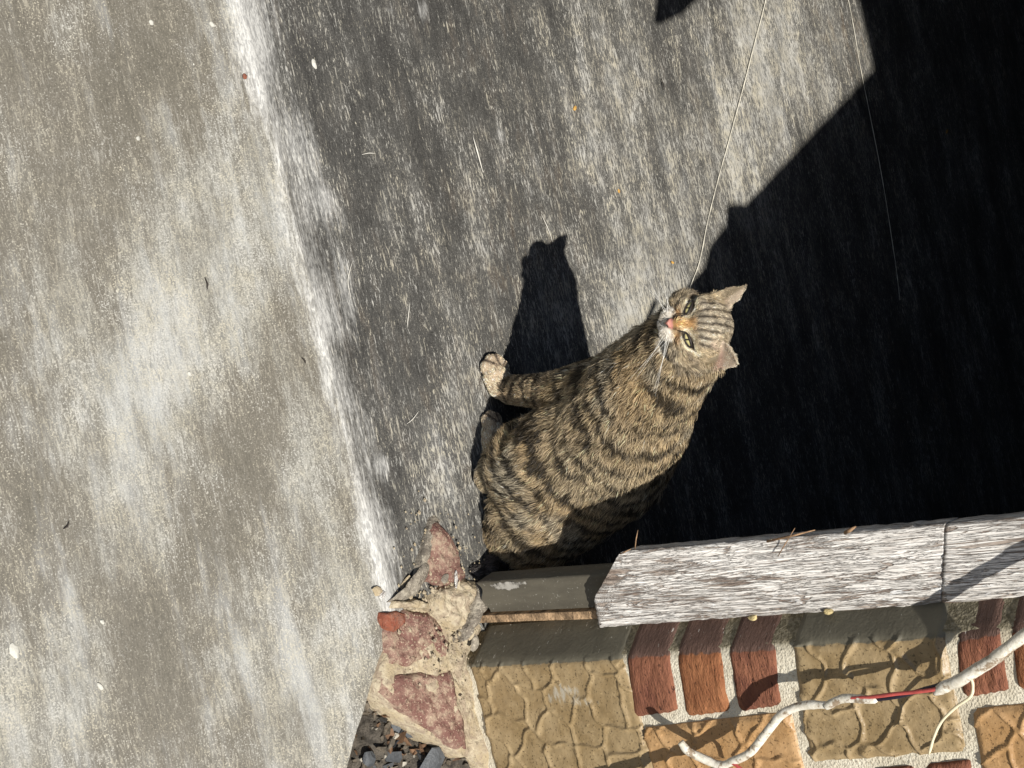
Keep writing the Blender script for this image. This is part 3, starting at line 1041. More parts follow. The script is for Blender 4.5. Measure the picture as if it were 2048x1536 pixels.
curb = empty('broken_curb', tuple(onz(860, 1300)))
tag(curb, 'broken curb of red painted bricks and cream mortar between floor and tiled pier', 'curb')
lump('mortar', [(776, 1222), (812, 1200), (858, 1165), (876, 1120), (905, 1150), (940, 1195), (962, 1250), (938, 1330), (962, 1420), (1000, 1500), (985, 1545), (940, 1512), (921, 1512), (847, 1464), (805, 1432), (764, 1388), (753, 1358), (768, 1310), (780, 1280)],
     -0.006, -0.16, MAT_CREAM, curb, 3, dome=0.004, rough=0.006)
lump('brick', [(770, 1225), (812, 1221), (862, 1224), (888, 1258), (902, 1282), (900, 1312), (872, 1322), (820, 1330), (786, 1325), (776, 1290)], 0.001, -0.12, MAT_REDSTONE, curb, 8, dome=0.003, rough=0.004)
lump('brick', [(766, 1356), (800, 1350), (850, 1347), (902, 1345), (920, 1410), (932, 1452), (938, 1498), (915, 1500), (850, 1455), (806, 1424), (764, 1384)], 0.001, -0.14, MAT_REDSTONE, curb, 12, dome=0.003, rough=0.004)
lump('brick', [(772, 1226), (796, 1221), (814, 1226), (812, 1246), (792, 1262), (776, 1252)], 0.0055, -0.02, MAT_BRIGHTRED, curb, 15, rings=8, n=40, dome=0.002, rough=0.002)
lump('brick', [(868, 1048), (884, 1046), (905, 1072), (920, 1102), (926, 1130), (938, 1150), (922, 1166), (892, 1172), (862, 1160), (858, 1128), (862, 1086)], 0.012, -0.004, MAT_REDSTONE, curb, 21, dome=0.004, rough=0.004)
lump('mortar', [(862, 1036), (874, 1030), (884, 1042), (868, 1066), (858, 1120), (856, 1162), (836, 1188), (800, 1204), (778, 1204), (800, 1186), (828, 1160), (838, 1120), (850, 1072)], 0.006, -0.035, MAT_GREYM, curb, 25, dome=0.006, rough=0.007)
lump('mortar', [(868, 1176), (900, 1172), (925, 1160), (950, 1165), (962, 1190), (950, 1215), (936, 1262), (905, 1262), (890, 1240), (872, 1215)], 0.008, -0.01, MAT_CREAM, curb, 28, dome=0.008, rough=0.007)
lump('mortar', [(956, 1172), (978, 1166), (992, 1178), (984, 1200), (965, 1228), (948, 1262), (936, 1280), (932, 1258), (946, 1222)], 0.020, -0.01, MAT_GREYM, curb, 31, dome=0.005, rough=0.006)
lump('mortar', [(790, 1202), (830, 1200), (866, 1206), (864, 1218), (826, 1216), (786, 1216)], 0.007, -0.035, MAT_CREAM, curb, 34, rings=8, n=40, dome=0.003, rough=0.004)
for k, (X, Y, sz, sp) in enumerate([(898, 1162, (0.024, 0.004), 1.1), (902, 1176, (0.018, 0.003), 0.9), (925, 1190, (0.022, 0.003), 1.2), (806, 1166, (0.018, 0.006), 0.4), (760, 1190, (0.010, 0.008), 0.2), (928, 1272, (0.016, 0.006), 0.5), (875, 1158, (0.012, 0.010), 0.5), (757, 1366, (0.016, 0.008), 0.9), (935, 1288, (0.02, 0.012), 1.0), (752, 1184, (0.014, 0.01), 2.0), (946, 1180, (0.012, 0.01), 2.4)]):
    p = surf(X, Y) + np.array([0, 0, 0.014 if X > 860 else 0.004])
    chip('mortar_chip', p, sz, MAT_CREAM if k % 2 else MAT_WHITEWOOD if k in (0, 2, 4) else MAT_GREYM, curb, 50 + k, n=(0.1, -0.3, 1), spin=sp, flat=0.4)

# ------------------------------------------------------------------ debris hollow beside the apron
MAT_DEBRIS = plain('dry_debris_soil', (0.085, 0.073, 0.058), 0.95, 0.5, 90, 0.006)


def debris_bed():
    xs, ys = np.arange(-0.05, 0.62, 0.008), np.arange(-0.80, -0.055, 0.008)
    X, Y = np.meshgrid(xs, ys)
    p = np.column_stack([X.ravel(), Y.ravel(), np.zeros(X.size)])
    z = -0.050 - 0.32 * np.clip(-0.20 - p[:, 1], 0, 1) + 0.012 * fbm(p * 22, 4) + 0.006 * fbm(p * 75 + 5, 3)
    z += 0.022 * sstep(-0.17, -0.08, p[:, 1])
    V = np.column_stack([p[:, :2], z])
    o = mesh_obj('debris', V, grid_faces(len(ys), len(xs)), MAT_DEBRIS)
    tag(o, 'grey brown crumbled earth in the hollow between the slab and the tiled pier', kind='stuff')


debris_bed()


def debris_z(x, y):
    p = np.array([[x, y, 0.0]])
    z = -0.050 - 0.32 * max(0, -0.20 - y) + 0.012 * fbm(p * 22, 4)[0] + 0.006 * fbm(p * 75 + 5, 3)[0]
    return z + 0.022 * float(sstep(-0.17, -0.08, np.array([y]))[0])


def debris_flakes(name, n_, mat, seed, smin, smax, label, flat):
    rng = np.random.default_rng(seed)
    V, F = [], []
    for k in range(n_):
        x, y = rng.uniform(-0.02, 0.42), rng.uniform(-0.42, -0.07)
        s_ = smin + (smax - smin) * rng.random() ** 2.2
        m = rng.integers(5, 8)
        a = np.sort(rng.uniform(0, 2 * np.pi, m))
        r = s_ * rng.uniform(0.55, 1.0, m)
        top = np.column_stack([r * np.cos(a), r * np.sin(a) * rng.uniform(0.45, 1), np.zeros(m)])
        top[:, 2] += flat * s_ * rng.normal(0, 0.4, m)
        eul = Matrix.Rotation(rng.normal(0, 0.6), 3, 'X') @ Matrix.Rotation(rng.normal(0, 0.6), 3, 'Y') @ Matrix.Rotation(rng.uniform(0, 6.3), 3, 'Z')
        top = top @ np.array(eul).T
        low = top - np.array([0, 0, 0.0016 + 0.1 * s_])
        c = np.array([x, y, debris_z(x, y) + 0.35 * s_ + 0.001])
        o_ = len(V)
        V += list(top + c) + list(low + c)
        F.append(tuple(o_ + i for i in range(m)))
        for i in range(m):
            F.append((o_ + (i + 1) % m, o_ + i, o_ + m + i, o_ + m + (i + 1) % m))
    o = mesh_obj(name, V, F, mat, smooth=False)
    tag(o, label, kind='stuff')


debris_flakes('debris_crumbs', 1500, plain('brown_crumb', (0.12, 0.10, 0.075), 0.9, 0.5, 70, 0.002), 3, 0.003, 0.013, 'brown crumbs of mortar and earth', 0.3)
debris_flakes('leaf_litter', 420, plain('dead_leaf_scrap', (0.13, 0.075, 0.042), 0.75, 0.5, 60, 0.001), 5, 0.004, 0.016, 'brown scraps of dead leaves', 0.5)
debris_flakes('slate_crumbs', 300, plain('blue_grey_slate', (0.048, 0.05, 0.052), 0.6, 0.3, 60, 0.001), 8, 0.004, 0.017, 'blue grey slate crumbs', 0.08)
debris_flakes('pale_crumbs', 160, plain('pale_plaster_crumb', (0.38, 0.35, 0.29), 0.85, 0.3, 60, 0.001), 9, 0.002, 0.009, 'pale crumbs of plaster', 0.2)
MAT_SLATE = plain('slate_shard', (0.060, 0.064, 0.068), 0.5, 0.35, 55, 0.0015)
for k, (X, Y, w_, h_, sp, lab) in enumerate([(782, 1452, .026, .045, 0.3, 'long blue grey slate shard lying on the debris under the red bricks'),
                                             (822, 1522, .040, .024, 0.2, 'wide flat slate shard on the debris near the cream mortar'),
                                             (752, 1408, .016, .022, 0.7, 'small dark slate shard by the ragged slab edge'),
                                             (712, 1516, .022, .016, 1.2, 'small pale shard by the slab edge, lowest in the debris')]):
    d = ray(X, Y)
    t = (-0.065 - CAM[2]) / d[2]
    p = CAM + d * t
    p[2] = debris_z(p[0], p[1]) + 0.009
    o = chip('slate_shard', p, (w_, h_, 0.006), MAT_SLATE, None, 90 + k, n=(0.15, -0.25, 1), spin=sp)
    tag(o, lab, 'slate shard', 'slate shards in the debris')

# ------------------------------------------------------------------ peeled electric cable hanging in front of the tiles
def cable_material():
    n = NT('cracked_white_cable_sheath')
    v = n.coord()
    a = n.noise(v, 120, 4, 0.65)
    c = n.mix(n.step(a, 0.35, 0.65), (0.50, 0.46, 0.37), (0.70, 0.66, 0.57))
    c = n.mix(n.step(n.noise(n.coord((60, 60, 60), loc=(3, 3, 1)), 1, 5, 0.7), 0.53, 0.62), c, (0.24, 0.18, 0.12))
    return n.fin(c, 0.6, a, 0.0008, 1.0, 0.4)


MAT_SHEATH = cable_material()
MAT_REDWIRE = plain('red_wire', (0.42, 0.075, 0.065), 0.5, 0.2, 100, 0.0002, 0.4)
MAT_BLACKWIRE = plain('dark_blue_black_wire', (0.018, 0.015, 0.026), 0.45, 0.2, 100, 0.0002, 0.4)
MAT_CREAMWIRE = plain('cream_wire', (0.66, 0.58, 0.40), 0.55, 0.1, 100, 0.0002, 0.4)
CY = WY - 0.027


def wire_pts(pts, dy=0.0, n=6):
    return spline([ony(q[0], q[1], CY + dy + (q[2] if len(q) > 2 else 0)) for q in pts], n)


cable = empty('electric_cable', tuple(ony(1700, 1400, CY)))
tag(cable, 'old white cable with peeled sheath baring red and black wires before the tiles', 'cable')


def wire(name, pts, r, mat, dy=0.0, taper=None, parent=cable, seg=9, kn=0.10, n=6):
    P = wire_pts(pts, dy, n)
    k = len(P)
    rr = [r * (1 + kn * float(fbm(np.array([[i * 0.55, r * 900, 2.0]]), 2)[0])) for i in range(k)]
    if taper:
        for i in range(k):
            rr[i] *= np.interp(i / (k - 1), [0, 0.06, 0.94, 1], [taper[0], 1, 1, taper[1]])
    v, f = tube(P, rr, seg)
    return mesh_obj(name, v, f, mat, parent)


wire('sheath', [(1361, 1484, -.012), (1376, 1502, -.009), (1400, 1514, -.004), (1440, 1530), (1466, 1522), (1500, 1505), (1531, 1468), (1560, 1432), (1585, 1417), (1614, 1410), (1655, 1410)], 0.0042, MAT_SHEATH, taper=(0.9, 0.8))
wire('sheath', [(1452, 1530), (1428, 1542), (1380, 1556), (1290, 1580), (1176, 1604), (1050, 1640), (940, 1690)], 0.0042, MAT_SHEATH, taper=(0.7, 0.8))
wire('sheath', [(1652, 1413, -.001), (1668, 1404, -.001), (1688, 1397), (1720, 1398), (1755, 1401)], 0.0040, MAT_SHEATH, taper=(0.9, 0.3))
wire('sheath', [(1868, 1388), (1892, 1372), (1920, 1360), (1955, 1338), (1986, 1319), (2020, 1292), (2060, 1262), (2140, 1205), (2300, 1110), (2500, 1040)], 0.0052, MAT_SHEATH, taper=(0.35, 1))
wire('red_wire', [(1690, 1397), (1742, 1394), (1790, 1388), (1830, 1384), (1880, 1376), (1930, 1352)], 0.0018, MAT_REDWIRE, -0.002)
wire('black_wire', [(1690, 1402), (1748, 1399), (1800, 1392), (1850, 1378), (1885, 1368), (1930, 1352)], 0.0020, MAT_BLACKWIRE, 0.001)
wire('red_wire', [(1462, 1524), (1474, 1532), (1488, 1545), (1496, 1570)], 0.0018, MAT_REDWIRE, -0.002)
wire('cream_wire', [(1942, 1355), (1946, 1372), (1941, 1393), (1912, 1414), (1883, 1443), (1868, 1474), (1858, 1509)], 0.0013, MAT_CREAMWIRE, -0.001, taper=(1, 0.5))

# ------------------------------------------------------------------ threads of old cobweb on the floor and small things lying about
MAT_THREAD = plain('dusty_cobweb_thread', (0.62, 0.58, 0.48), 0.8, 0.2, 100, 0)
for lab, pts, r in (('pale cobweb thread running across the lit floor to behind the cat', [(1536, -40), (1530, 6), (1507, 96), (1468, 245), (1440, 345), (1416, 440), (1400, 520), (1382, 570), (1374, 600)], 0.00075),
                    ('faint cobweb thread crossing from the sun into the deep shade', [(1690, -30), (1703, 30), (1722, 140), (1740, 230), (1765, 360), (1790, 520), (1800, 600)], 0.0005)):
    P = spline([onz(X, Y, 0.0024) for X, Y in pts], 8)
    v, f = tube(P, [r * (0.6 + 0.9 * RNG.random()) for _ in P], 5)
    o = mesh_obj('cobweb_thread', v, f, MAT_THREAD)
    tag(o, lab, 'cobweb thread')
MAT_DROP = plain('chalky_white_blob', (0.47, 0.455, 0.40), 0.8, 0.12, 120, 0.0006)
for k, (X, Y, a, b, sp, lab) in enumerate([(628, 128, .012, .006, 0.1, 'oval chalk white dropping just behind the rubbed nosing'),
                                           (28, 1302, .016, .009, 0.2, 'large chalk white dropping low on the apron, nearest the frame edge'),
                                           (302, 46, .006, .006, 0.0, 'small round chalk white dropping on the dark part of the apron'),
                                           (424, 50, .008, .005, 0.9, 'pale curled scrap near the nosing on the apron'),
                                           (200, 1373, .010, .005, 0.4, 'narrow white scrap on the apron below the pale bands'),
                                           (204, 1244, .006, .004, 0.6, 'tiny white speck pair on the apron'),
                                           (378, 748, .006, .004, 0.3, 'single white speck in the middle of the apron'),
                                           (276, 278, .005, .005, 0.0, 'single white speck on the upper dark apron')]):
    p = surf(X, Y)
    o = chip('dropping', p + np.array([0, 0, 0.001]), (a, b, 0.0035), MAT_DROP, None, 120 + k, n=(0, 0, 1), spin=sp)
    tag(o, lab, 'dropping', 'white specks on the concrete')
o = chip('brick_crumb', surf(488, 153) + np.array([0, 0, 0.002]), (0.007, 0.006, 0.004), MAT_BRIGHTRED, None, 140, n=(0, 0, 1))
tag(o, 'tiny orange red brick crumb on the pale nosing', 'brick crumb')
MAT_LEAFBIT = plain('orange_leaf_bit', (0.42, 0.24, 0.06), 0.7, 0.3, 100, 0.0004)
for k, (X, Y, sz, lab) in enumerate([(1150, 217, (.007, .005), 'small orange leaf scrap on the dark upper floor'), (1238, 382, (.006, .004), 'yellow leaf scrap on the floor between the scuffs'),
                                     (1345, 525, (.006, .004), 'tan leaf scrap on the floor above the face of the cat'), (1894, 263, (.010, .006), 'pale leaf scrap lying in the deep shade')]):
    o = chip('leaf_scrap', onz(X, Y, 0.0025), (sz[0], sz[1], 0.002), MAT_LEAFBIT, None, 150 + k, n=(0.1, -0.1, 1), spin=k)
    tag(o, lab, 'leaf scrap', 'leaf scraps on the floor')
MAT_DARKTWIG = plain('dark_twig', (0.03, 0.024, 0.02), 0.8, 0.3, 100, 0.0003)
for k, (a, b, lab) in enumerate([((1320, 158), (1324, 182), 'short black twig on the lit upper floor'), ((125, 1058), (134, 1045), 'short dark twig on the middle of the apron'),
                                 ((602, 716), (607, 728), 'tiny brown stalk on the apron close to the nosing'), ((408, 556), (411, 580), 'thin dark stalk on the apron')]):
    A, B = surf(*a) + np.array([0, 0, 0.002]), surf(*b) + np.array([0, 0, 0.004])
    v, f = tube([A, (A + B) / 2 + np.array([0.001, 0.001, 0.001]), B], [0.0006, 0.0011, 0.0005], 5)
    o = mesh_obj('twig', v, f, MAT_DARKTWIG)
    tag(o, lab, 'twig', 'twigs on the concrete')

debris_bits = np.random.default_rng(77)
V, F = [], []
for k in range(420):
    X, Y = debris_bits.normal(880, 50), debris_bits.normal(1195, 80)
    if X < 765 or (X > 960 and Y < 1150) or Y > 1420: continue
    p = onz(X, Y, 0.0)
    if p[1] > -0.012 and p[0] < -0.02: continue
    r = 0.0012 + 0.0035 * debris_bits.random() ** 3
    z0 = 0.010 if X > 850 else 0.004
    c = p + np.array([0, 0, z0])
    o_ = len(V)
    for q in ((1, 0, 0), (-1, 0, 0), (0, 1, 0), (0, -1, 0), (0, 0, 1), (0, 0, -1)):
        V.append(c + np.array(q) * r * debris_bits.uniform(0.5, 1.1))
    for f in ((0, 2, 4), (2, 1, 4), (1, 3, 4), (3, 0, 4), (2, 0, 5), (1, 2, 5), (3, 1, 5), (0, 3, 5)):
        F.append(tuple(o_ + i for i in f))
tag(mesh_obj('grit', V, F, MAT_CREAM, smooth=False), 'sandy grit scattered over the broken curb', kind='stuff')

MAT_STRAW = plain('bleached_wood_sliver', (0.58, 0.55, 0.48), 0.8, 0.15, 100, 0)
for k, (pts, lab) in enumerate([([(944, 274), (953, 305), (964, 346)], 'pale wood sliver lying on the dark upper floor'),
                                ([(722, 310), (736, 307), (750, 308)], 'short bleached sliver lying across the grain behind the rubbed nosing'),
                                ([(818, 604), (815, 630), (812, 656)], 'thin bleached sliver beside the nosing, level with the face of the cat'),
                                ([(1080, 428), (1094, 458), (1104, 486)], 'bleached sliver on the floor just above the shadow of the cat'),
                                ([(812, 848), (824, 838), (836, 822)], 'branched pale sliver between the nosing and the hind foot of the cat'),
                                ([(700, 600), (694, 560), (704, 520)], 'faint pale sliver close to the nosing, the lowest of the slivers')]):
    P = spline([surf(X, Y) + np.array([0, 0, 0.002]) for X, Y in pts], 5)
    nP = len(P)
    v, f = tube(P, [0.0002 + (0.0009 if k == 0 else 0.0004) * math.sin(math.pi * i / (nP - 1)) for i in range(nP)], 5)
    tag(mesh_obj('sliver', v, f, MAT_STRAW), lab, 'wood sliver', 'bleached slivers on the floor')

# ------------------------------------------------------------------ the cat
cat = empty('cat', tuple(onz(985, 860)))
tag(cat, 'brown tabby cat sitting on the grey floor with half closed eyes, looking up', 'cat')


def cp(kind, X, Y, k):
    return ony(X, Y, k) if kind == 'y' else onz(X, Y, k)


HD = ony(1400, 654, -0.016)
cdir = (CAM - HD) / np.linalg.norm(CAM - HD)
hf = cdir * 0.86 - R2 * 0.10 - U2 * 0.44
hf /= np.linalg.norm(hf)
hu = U2 + R2 * 0.05 - cdir * 0.18
hu = hu - hf * hu.dot(hf)
hu /= np.linalg.norm(hu)
hs_ = np.cross(hu, hf)
HB = np.stack([hs_, hu, hf])                   # rows: side, up, forward
HS = 0.0098                                    # one head unit in metres


def hp(a, b, c):
    return HD + (hs_ * a + hu * b + hf * c) * HS


# skeleton: chains of (X, Y, depth or height, radius); the fur lies along the chain
CH = {
    'torso': [('y', 1370, 693, .002, .041), ('y', 1332, 732, .016, .047), ('y', 1283, 787, .034, .060), ('y', 1248, 846, .048, .0715), ('y', 1205, 911, .058, .0785),
              ('y', 1147, 962, .055, .074), ('y', 1090, 1016, .050, .067), ('y', 1055, 1055, .048, .052)],
    'breast': [('y', 1318, 700, .004, .029), ('y', 1270, 742, .016, .032), ('y', 1214, 788, .032, .033), ('y', 1165, 825, .05, .033)],
    'belly': [('y', 1195, 855, .037, .052), ('y', 1125, 905, .032, .056), ('y', 1075, 950, .03, .055)],
    'thigh': [('y', 1085, 990, .020, .050), ('y', 1050, 945, .022, .046), ('y', 1042, 914, .027, .039), ('y', 1058, 880, .042, .025)],
    'shank': [('y', 1058, 880, .042, .024), ('z', 1005, 925, .030, .026), ('z', 990, 950, .026, .024)],
    'hindfoot': [('z', 992, 905, .020, .0150), ('z', 986, 884, .016, .0145), ('z', 985, 866, .014, .0140), ('z', 985, 852, .013, .0130)],
    'upperarm': [('y', 1225, 785, .032, .036), ('y', 1170, 788, .036, .030), ('y', 1118, 785, .044, .0225)],
    'forearm': [('y', 1118, 783, .044, .0225), ('y', 1060, 782, .056, .0190), ('z', 1022, 780, .030, .0165), ('z', 1000, 768, .019, .0155)],
    'forepaw': [('z', 1000, 770, .018, .0165), ('z', 992, 754, .0155, .0165), ('z', 987, 742, .013, .014)],
    'fararm': [('y', 1205, 762, .085, .030), ('y', 1110, 777, .115, .021), ('z', 1045, 780, .03, .016), ('z', 1032, 776, .016, .015)],
    'tail': [('y', 1010, 1112, .032, .025), ('z', 984, 1146, .018, .014), ('z', 968, 1148, .013, .010), ('z', 956, 1142, .010, .007)],
}
SEG = []                                        # a, b, ra, rb, chain name, arc start
for nm, pts in CH.items():
    s0 = 0.0
    P = [(cp(*q[:4]), q[4]) for q in pts]
    for (a, ra), (b, rb) in zip(P[:-1], P[1:]):
        SEG.append((a, b, ra, rb, nm, s0))
        s0 += np.linalg.norm(b - a)

bmc = bmesh.new()


def ball(c, r, axes=None, sub=3):
    m = Matrix.Identity(4)
    r = (r, r, r) if not hasattr(r, '__len__') else r
    ax = np.eye(3) if axes is None else axes
    for i in range(3):
        for j in range(3):
            m[i][j] = ax[j][i] * r[j]
        m[i][3] = c[i]
    bmesh.ops.create_icosphere(bmc, subdivisions=sub, radius=1.0, matrix=m)


for a, b, ra, rb, nm, s0 in SEG:
    L = np.linalg.norm(b - a)
    k = max(2, int(L / (0.22 * min(ra, rb))))
    for i in range(k + 1):
        t = i / k
        ball(a * (1 - t) + b * t, ra * (1 - t) + rb * t)


def hball(a, b, c, r, rr=None):
    ball(hp(a, b, c), np.array(r if hasattr(r, '__len__') else (r, r, r)) * HS, HB)


hball(0, 0.05, -0.3, (3.3, 3.1, 3.8))           # skull
hball(0, 1.15, 0.9, (2.6, 2.0, 2.7))               # forehead
for sgn in (-1, 1):
    hball(sgn * 2.05, -1.35, 0.9, (1.55, 1.7, 2.0))   # cheeks
    hball(sgn * 0.76, -2.12, 3.15, (0.95, 0.76, 1.0))  # whisker pads
    hball(sgn * 1.7, 1.15, 2.3, (1.1, 0.75, 0.9))   # brows
    hball(sgn * 1.6, -0.55, 2.5, (1.1, 0.8, 0.9))   # under the eyes
hball(0, 0.55, 2.7, (0.75, 1.35, 1.0))            # bridge
hball(0, -0.70, 3.55, (0.62, 1.05, 0.95))
hball(0, -1.45, 4.1, (0.55, 0.42, 0.5))           # nose tip
hball(0, -2.75, 2.75, (0.85, 0.65, 0.9))          # chin
# ears: cupped shells
EARS = []
for sgn, base, tip, opn, wid in ((-1, (-2.40, 1.75, -0.4), (-4.05, 4.95, -0.3), np.array([0.70, 0.0, 0.62]), 1.35),
                                 (1, (2.55, 1.35, -0.3), (3.95, 4.25, -0.2), np.array([0.40, -0.05, 0.90]), 1.75)):
    B, T = np.array(base), np.array(tip)
    ax = (T - B) / np.linalg.norm(T - B)
    o_ = opn - ax * opn.dot(ax)
    o_ /= np.linalg.norm(o_)
    w_ = np.cross(ax, o_)
    EARS.append((B, T, ax, o_, w_, wid))
    nv, nu = 16, 15
    front, back = [], []
    for i in range(nv):
        v = i / (nv - 1)
        half = wid * (1 - v ** (2.0 if sgn < 0 else 2.6)) ** (0.8 if sgn < 0 else 0.7) * (1.0 - 0.12 * v) + 0.06
        for j in range(nu):
            u = -1 + 2 * j / (nu - 1)
            cup = 0.95 * (1 - v) ** 0.7 * (1 - u * u) + 0.10
            q = B + (T - B) * v - ax * 0.5 * (1 - v) + w_ * half * u - o_ * cup
            th = 0.17 * (1 - 0.25 * v)
            front.append(q + o_ * th)
            back.append(q - o_ * th)
    vs = [bmc.verts.new(hp(*q)) for q in front + back]
    N = nv * nu
    for i in range(nv - 1):
        for j in range(nu - 1):
            a = i * nu + j
            bmc.faces.new([vs[k] for k in (a, a + 1, a + nu + 1, a + nu)])
            bmc.faces.new([vs[N + k] for k in (a, a + nu, a + nu + 1, a + 1)])
    rim = [j for j in range(nu)] + [i * nu + nu - 1 for i in range(1, nv)] + [(nv - 1) * nu + j for j in range(nu - 2, -1, -1)] + [i * nu for i in range(nv - 2, 0, -1)]
    for k in range(len(rim)):
        a, b = rim[k], rim[(k + 1) % len(rim)]
        bmc.faces.new([vs[q] for q in (b, a, N + a, N + b)])
# toes
TOES = []
for (X, Y, z, r) in ((975, 737, .010, .0092), (983, 727, .011, .0100), (995, 727, .013, .0100), (1005, 736, .014, .0092),
                     (974, 843, .010, .0078), (982, 837, .011, .0084), (992, 840, .012, .008)):
    c = onz(X, Y, z)
    TOES.append(c)
    ball(c, (r * 1.25, r, r * 0.95))
bmc.normal_update()
me0 = bpy.data.meshes.new('body')
bmc.to_mesh(me0)
bmc.free()
tmp = link(bpy.data.objects.new('body', me0))
rm = tmp.modifiers.new('r', 'REMESH')
rm.mode = 'VOXEL'
rm.voxel_size = 0.0019
rm.use_smooth_shade = True
sm = tmp.modifiers.new('s', 'SMOOTH')
sm.factor = 0.5
sm.iterations = 7
dg = bpy.context.evaluated_depsgraph_get()
ev = tmp.evaluated_get(dg)
me = bpy.data.meshes.new_from_object(ev)
bpy.data.objects.remove(tmp)
me.name = 'body'
body = link(bpy.data.objects.new('body', me))
body.parent = cat
body.matrix_parent_inverse = Matrix.Translation(-Vector(cat.location))
nV = len(me.vertices)
BV = np.empty(nV * 3)
me.vertices.foreach_get('co', BV)
BV = BV.reshape(-1, 3)
BN = np.empty(nV * 3)
me.vertices.foreach_get('normal', BN)
BN = BN.reshape(-1, 3)


def head_coords(P):
    return (P - HD) @ HB.T / HS


def seg_fields(P):
    """for each point: chain index, arc length, closeness and fur direction"""
    names = list(CH)
    best = np.full(len(P), 9.0)
    arc = np.zeros(len(P))
    ci = np.zeros(len(P), int)
    flow = np.zeros_like(P)
    for a, b, ra, rb, nm, s0 in SEG:
        ab = b - a
        L = np.linalg.norm(ab)
        t = np.clip(((P - a) @ ab) / L ** 2, 0, 1)
        q = a + t[:, None] * ab
        d = np.linalg.norm(P - q, axis=1) - (ra + (rb - ra) * t)
        w = np.exp(-np.clip(d + 0.01, 0, 1) / 0.009)
        flow += w[:, None] * ab / L
        hit = d < best
        best = np.where(hit, d, best)
        arc = np.where(hit, s0 + t * L, arc)
        ci = np.where(hit, names.index(nm), ci)
    flow /= np.linalg.norm(flow, axis=1)[:, None] + 1e-9
    return ci, arc, best, flow, names


SP = np.array([(cp(*q[:4])) for q in CH['torso']])
SPs = np.concatenate([[0], np.cumsum(np.linalg.norm(np.diff(SP, axis=0), axis=1))])


def spine_arc(P):
    """arc length of the nearest point of the spine, and height above it"""
    best = np.full(len(P), 9.0)
    arc = np.zeros(len(P))
    for i in range(len(SP) - 1):
        a, ab = SP[i], SP[i + 1] - SP[i]
        L = np.linalg.norm(ab)
        t = ((P - a) @ ab) / L ** 2
        tc = np.clip(t, 0 if i else -1, 1 if i < len(SP) - 2 else 2)
        d = np.linalg.norm(P - a - tc[:, None] * ab, axis=1)
        h = d < best
        best = np.where(h, d, best)
        arc = np.where(h, SPs[i] + tc * L, arc)
    return arc, best


def lerp(a, b, t):
    return a + (np.asarray(b) - a) * t[:, None]


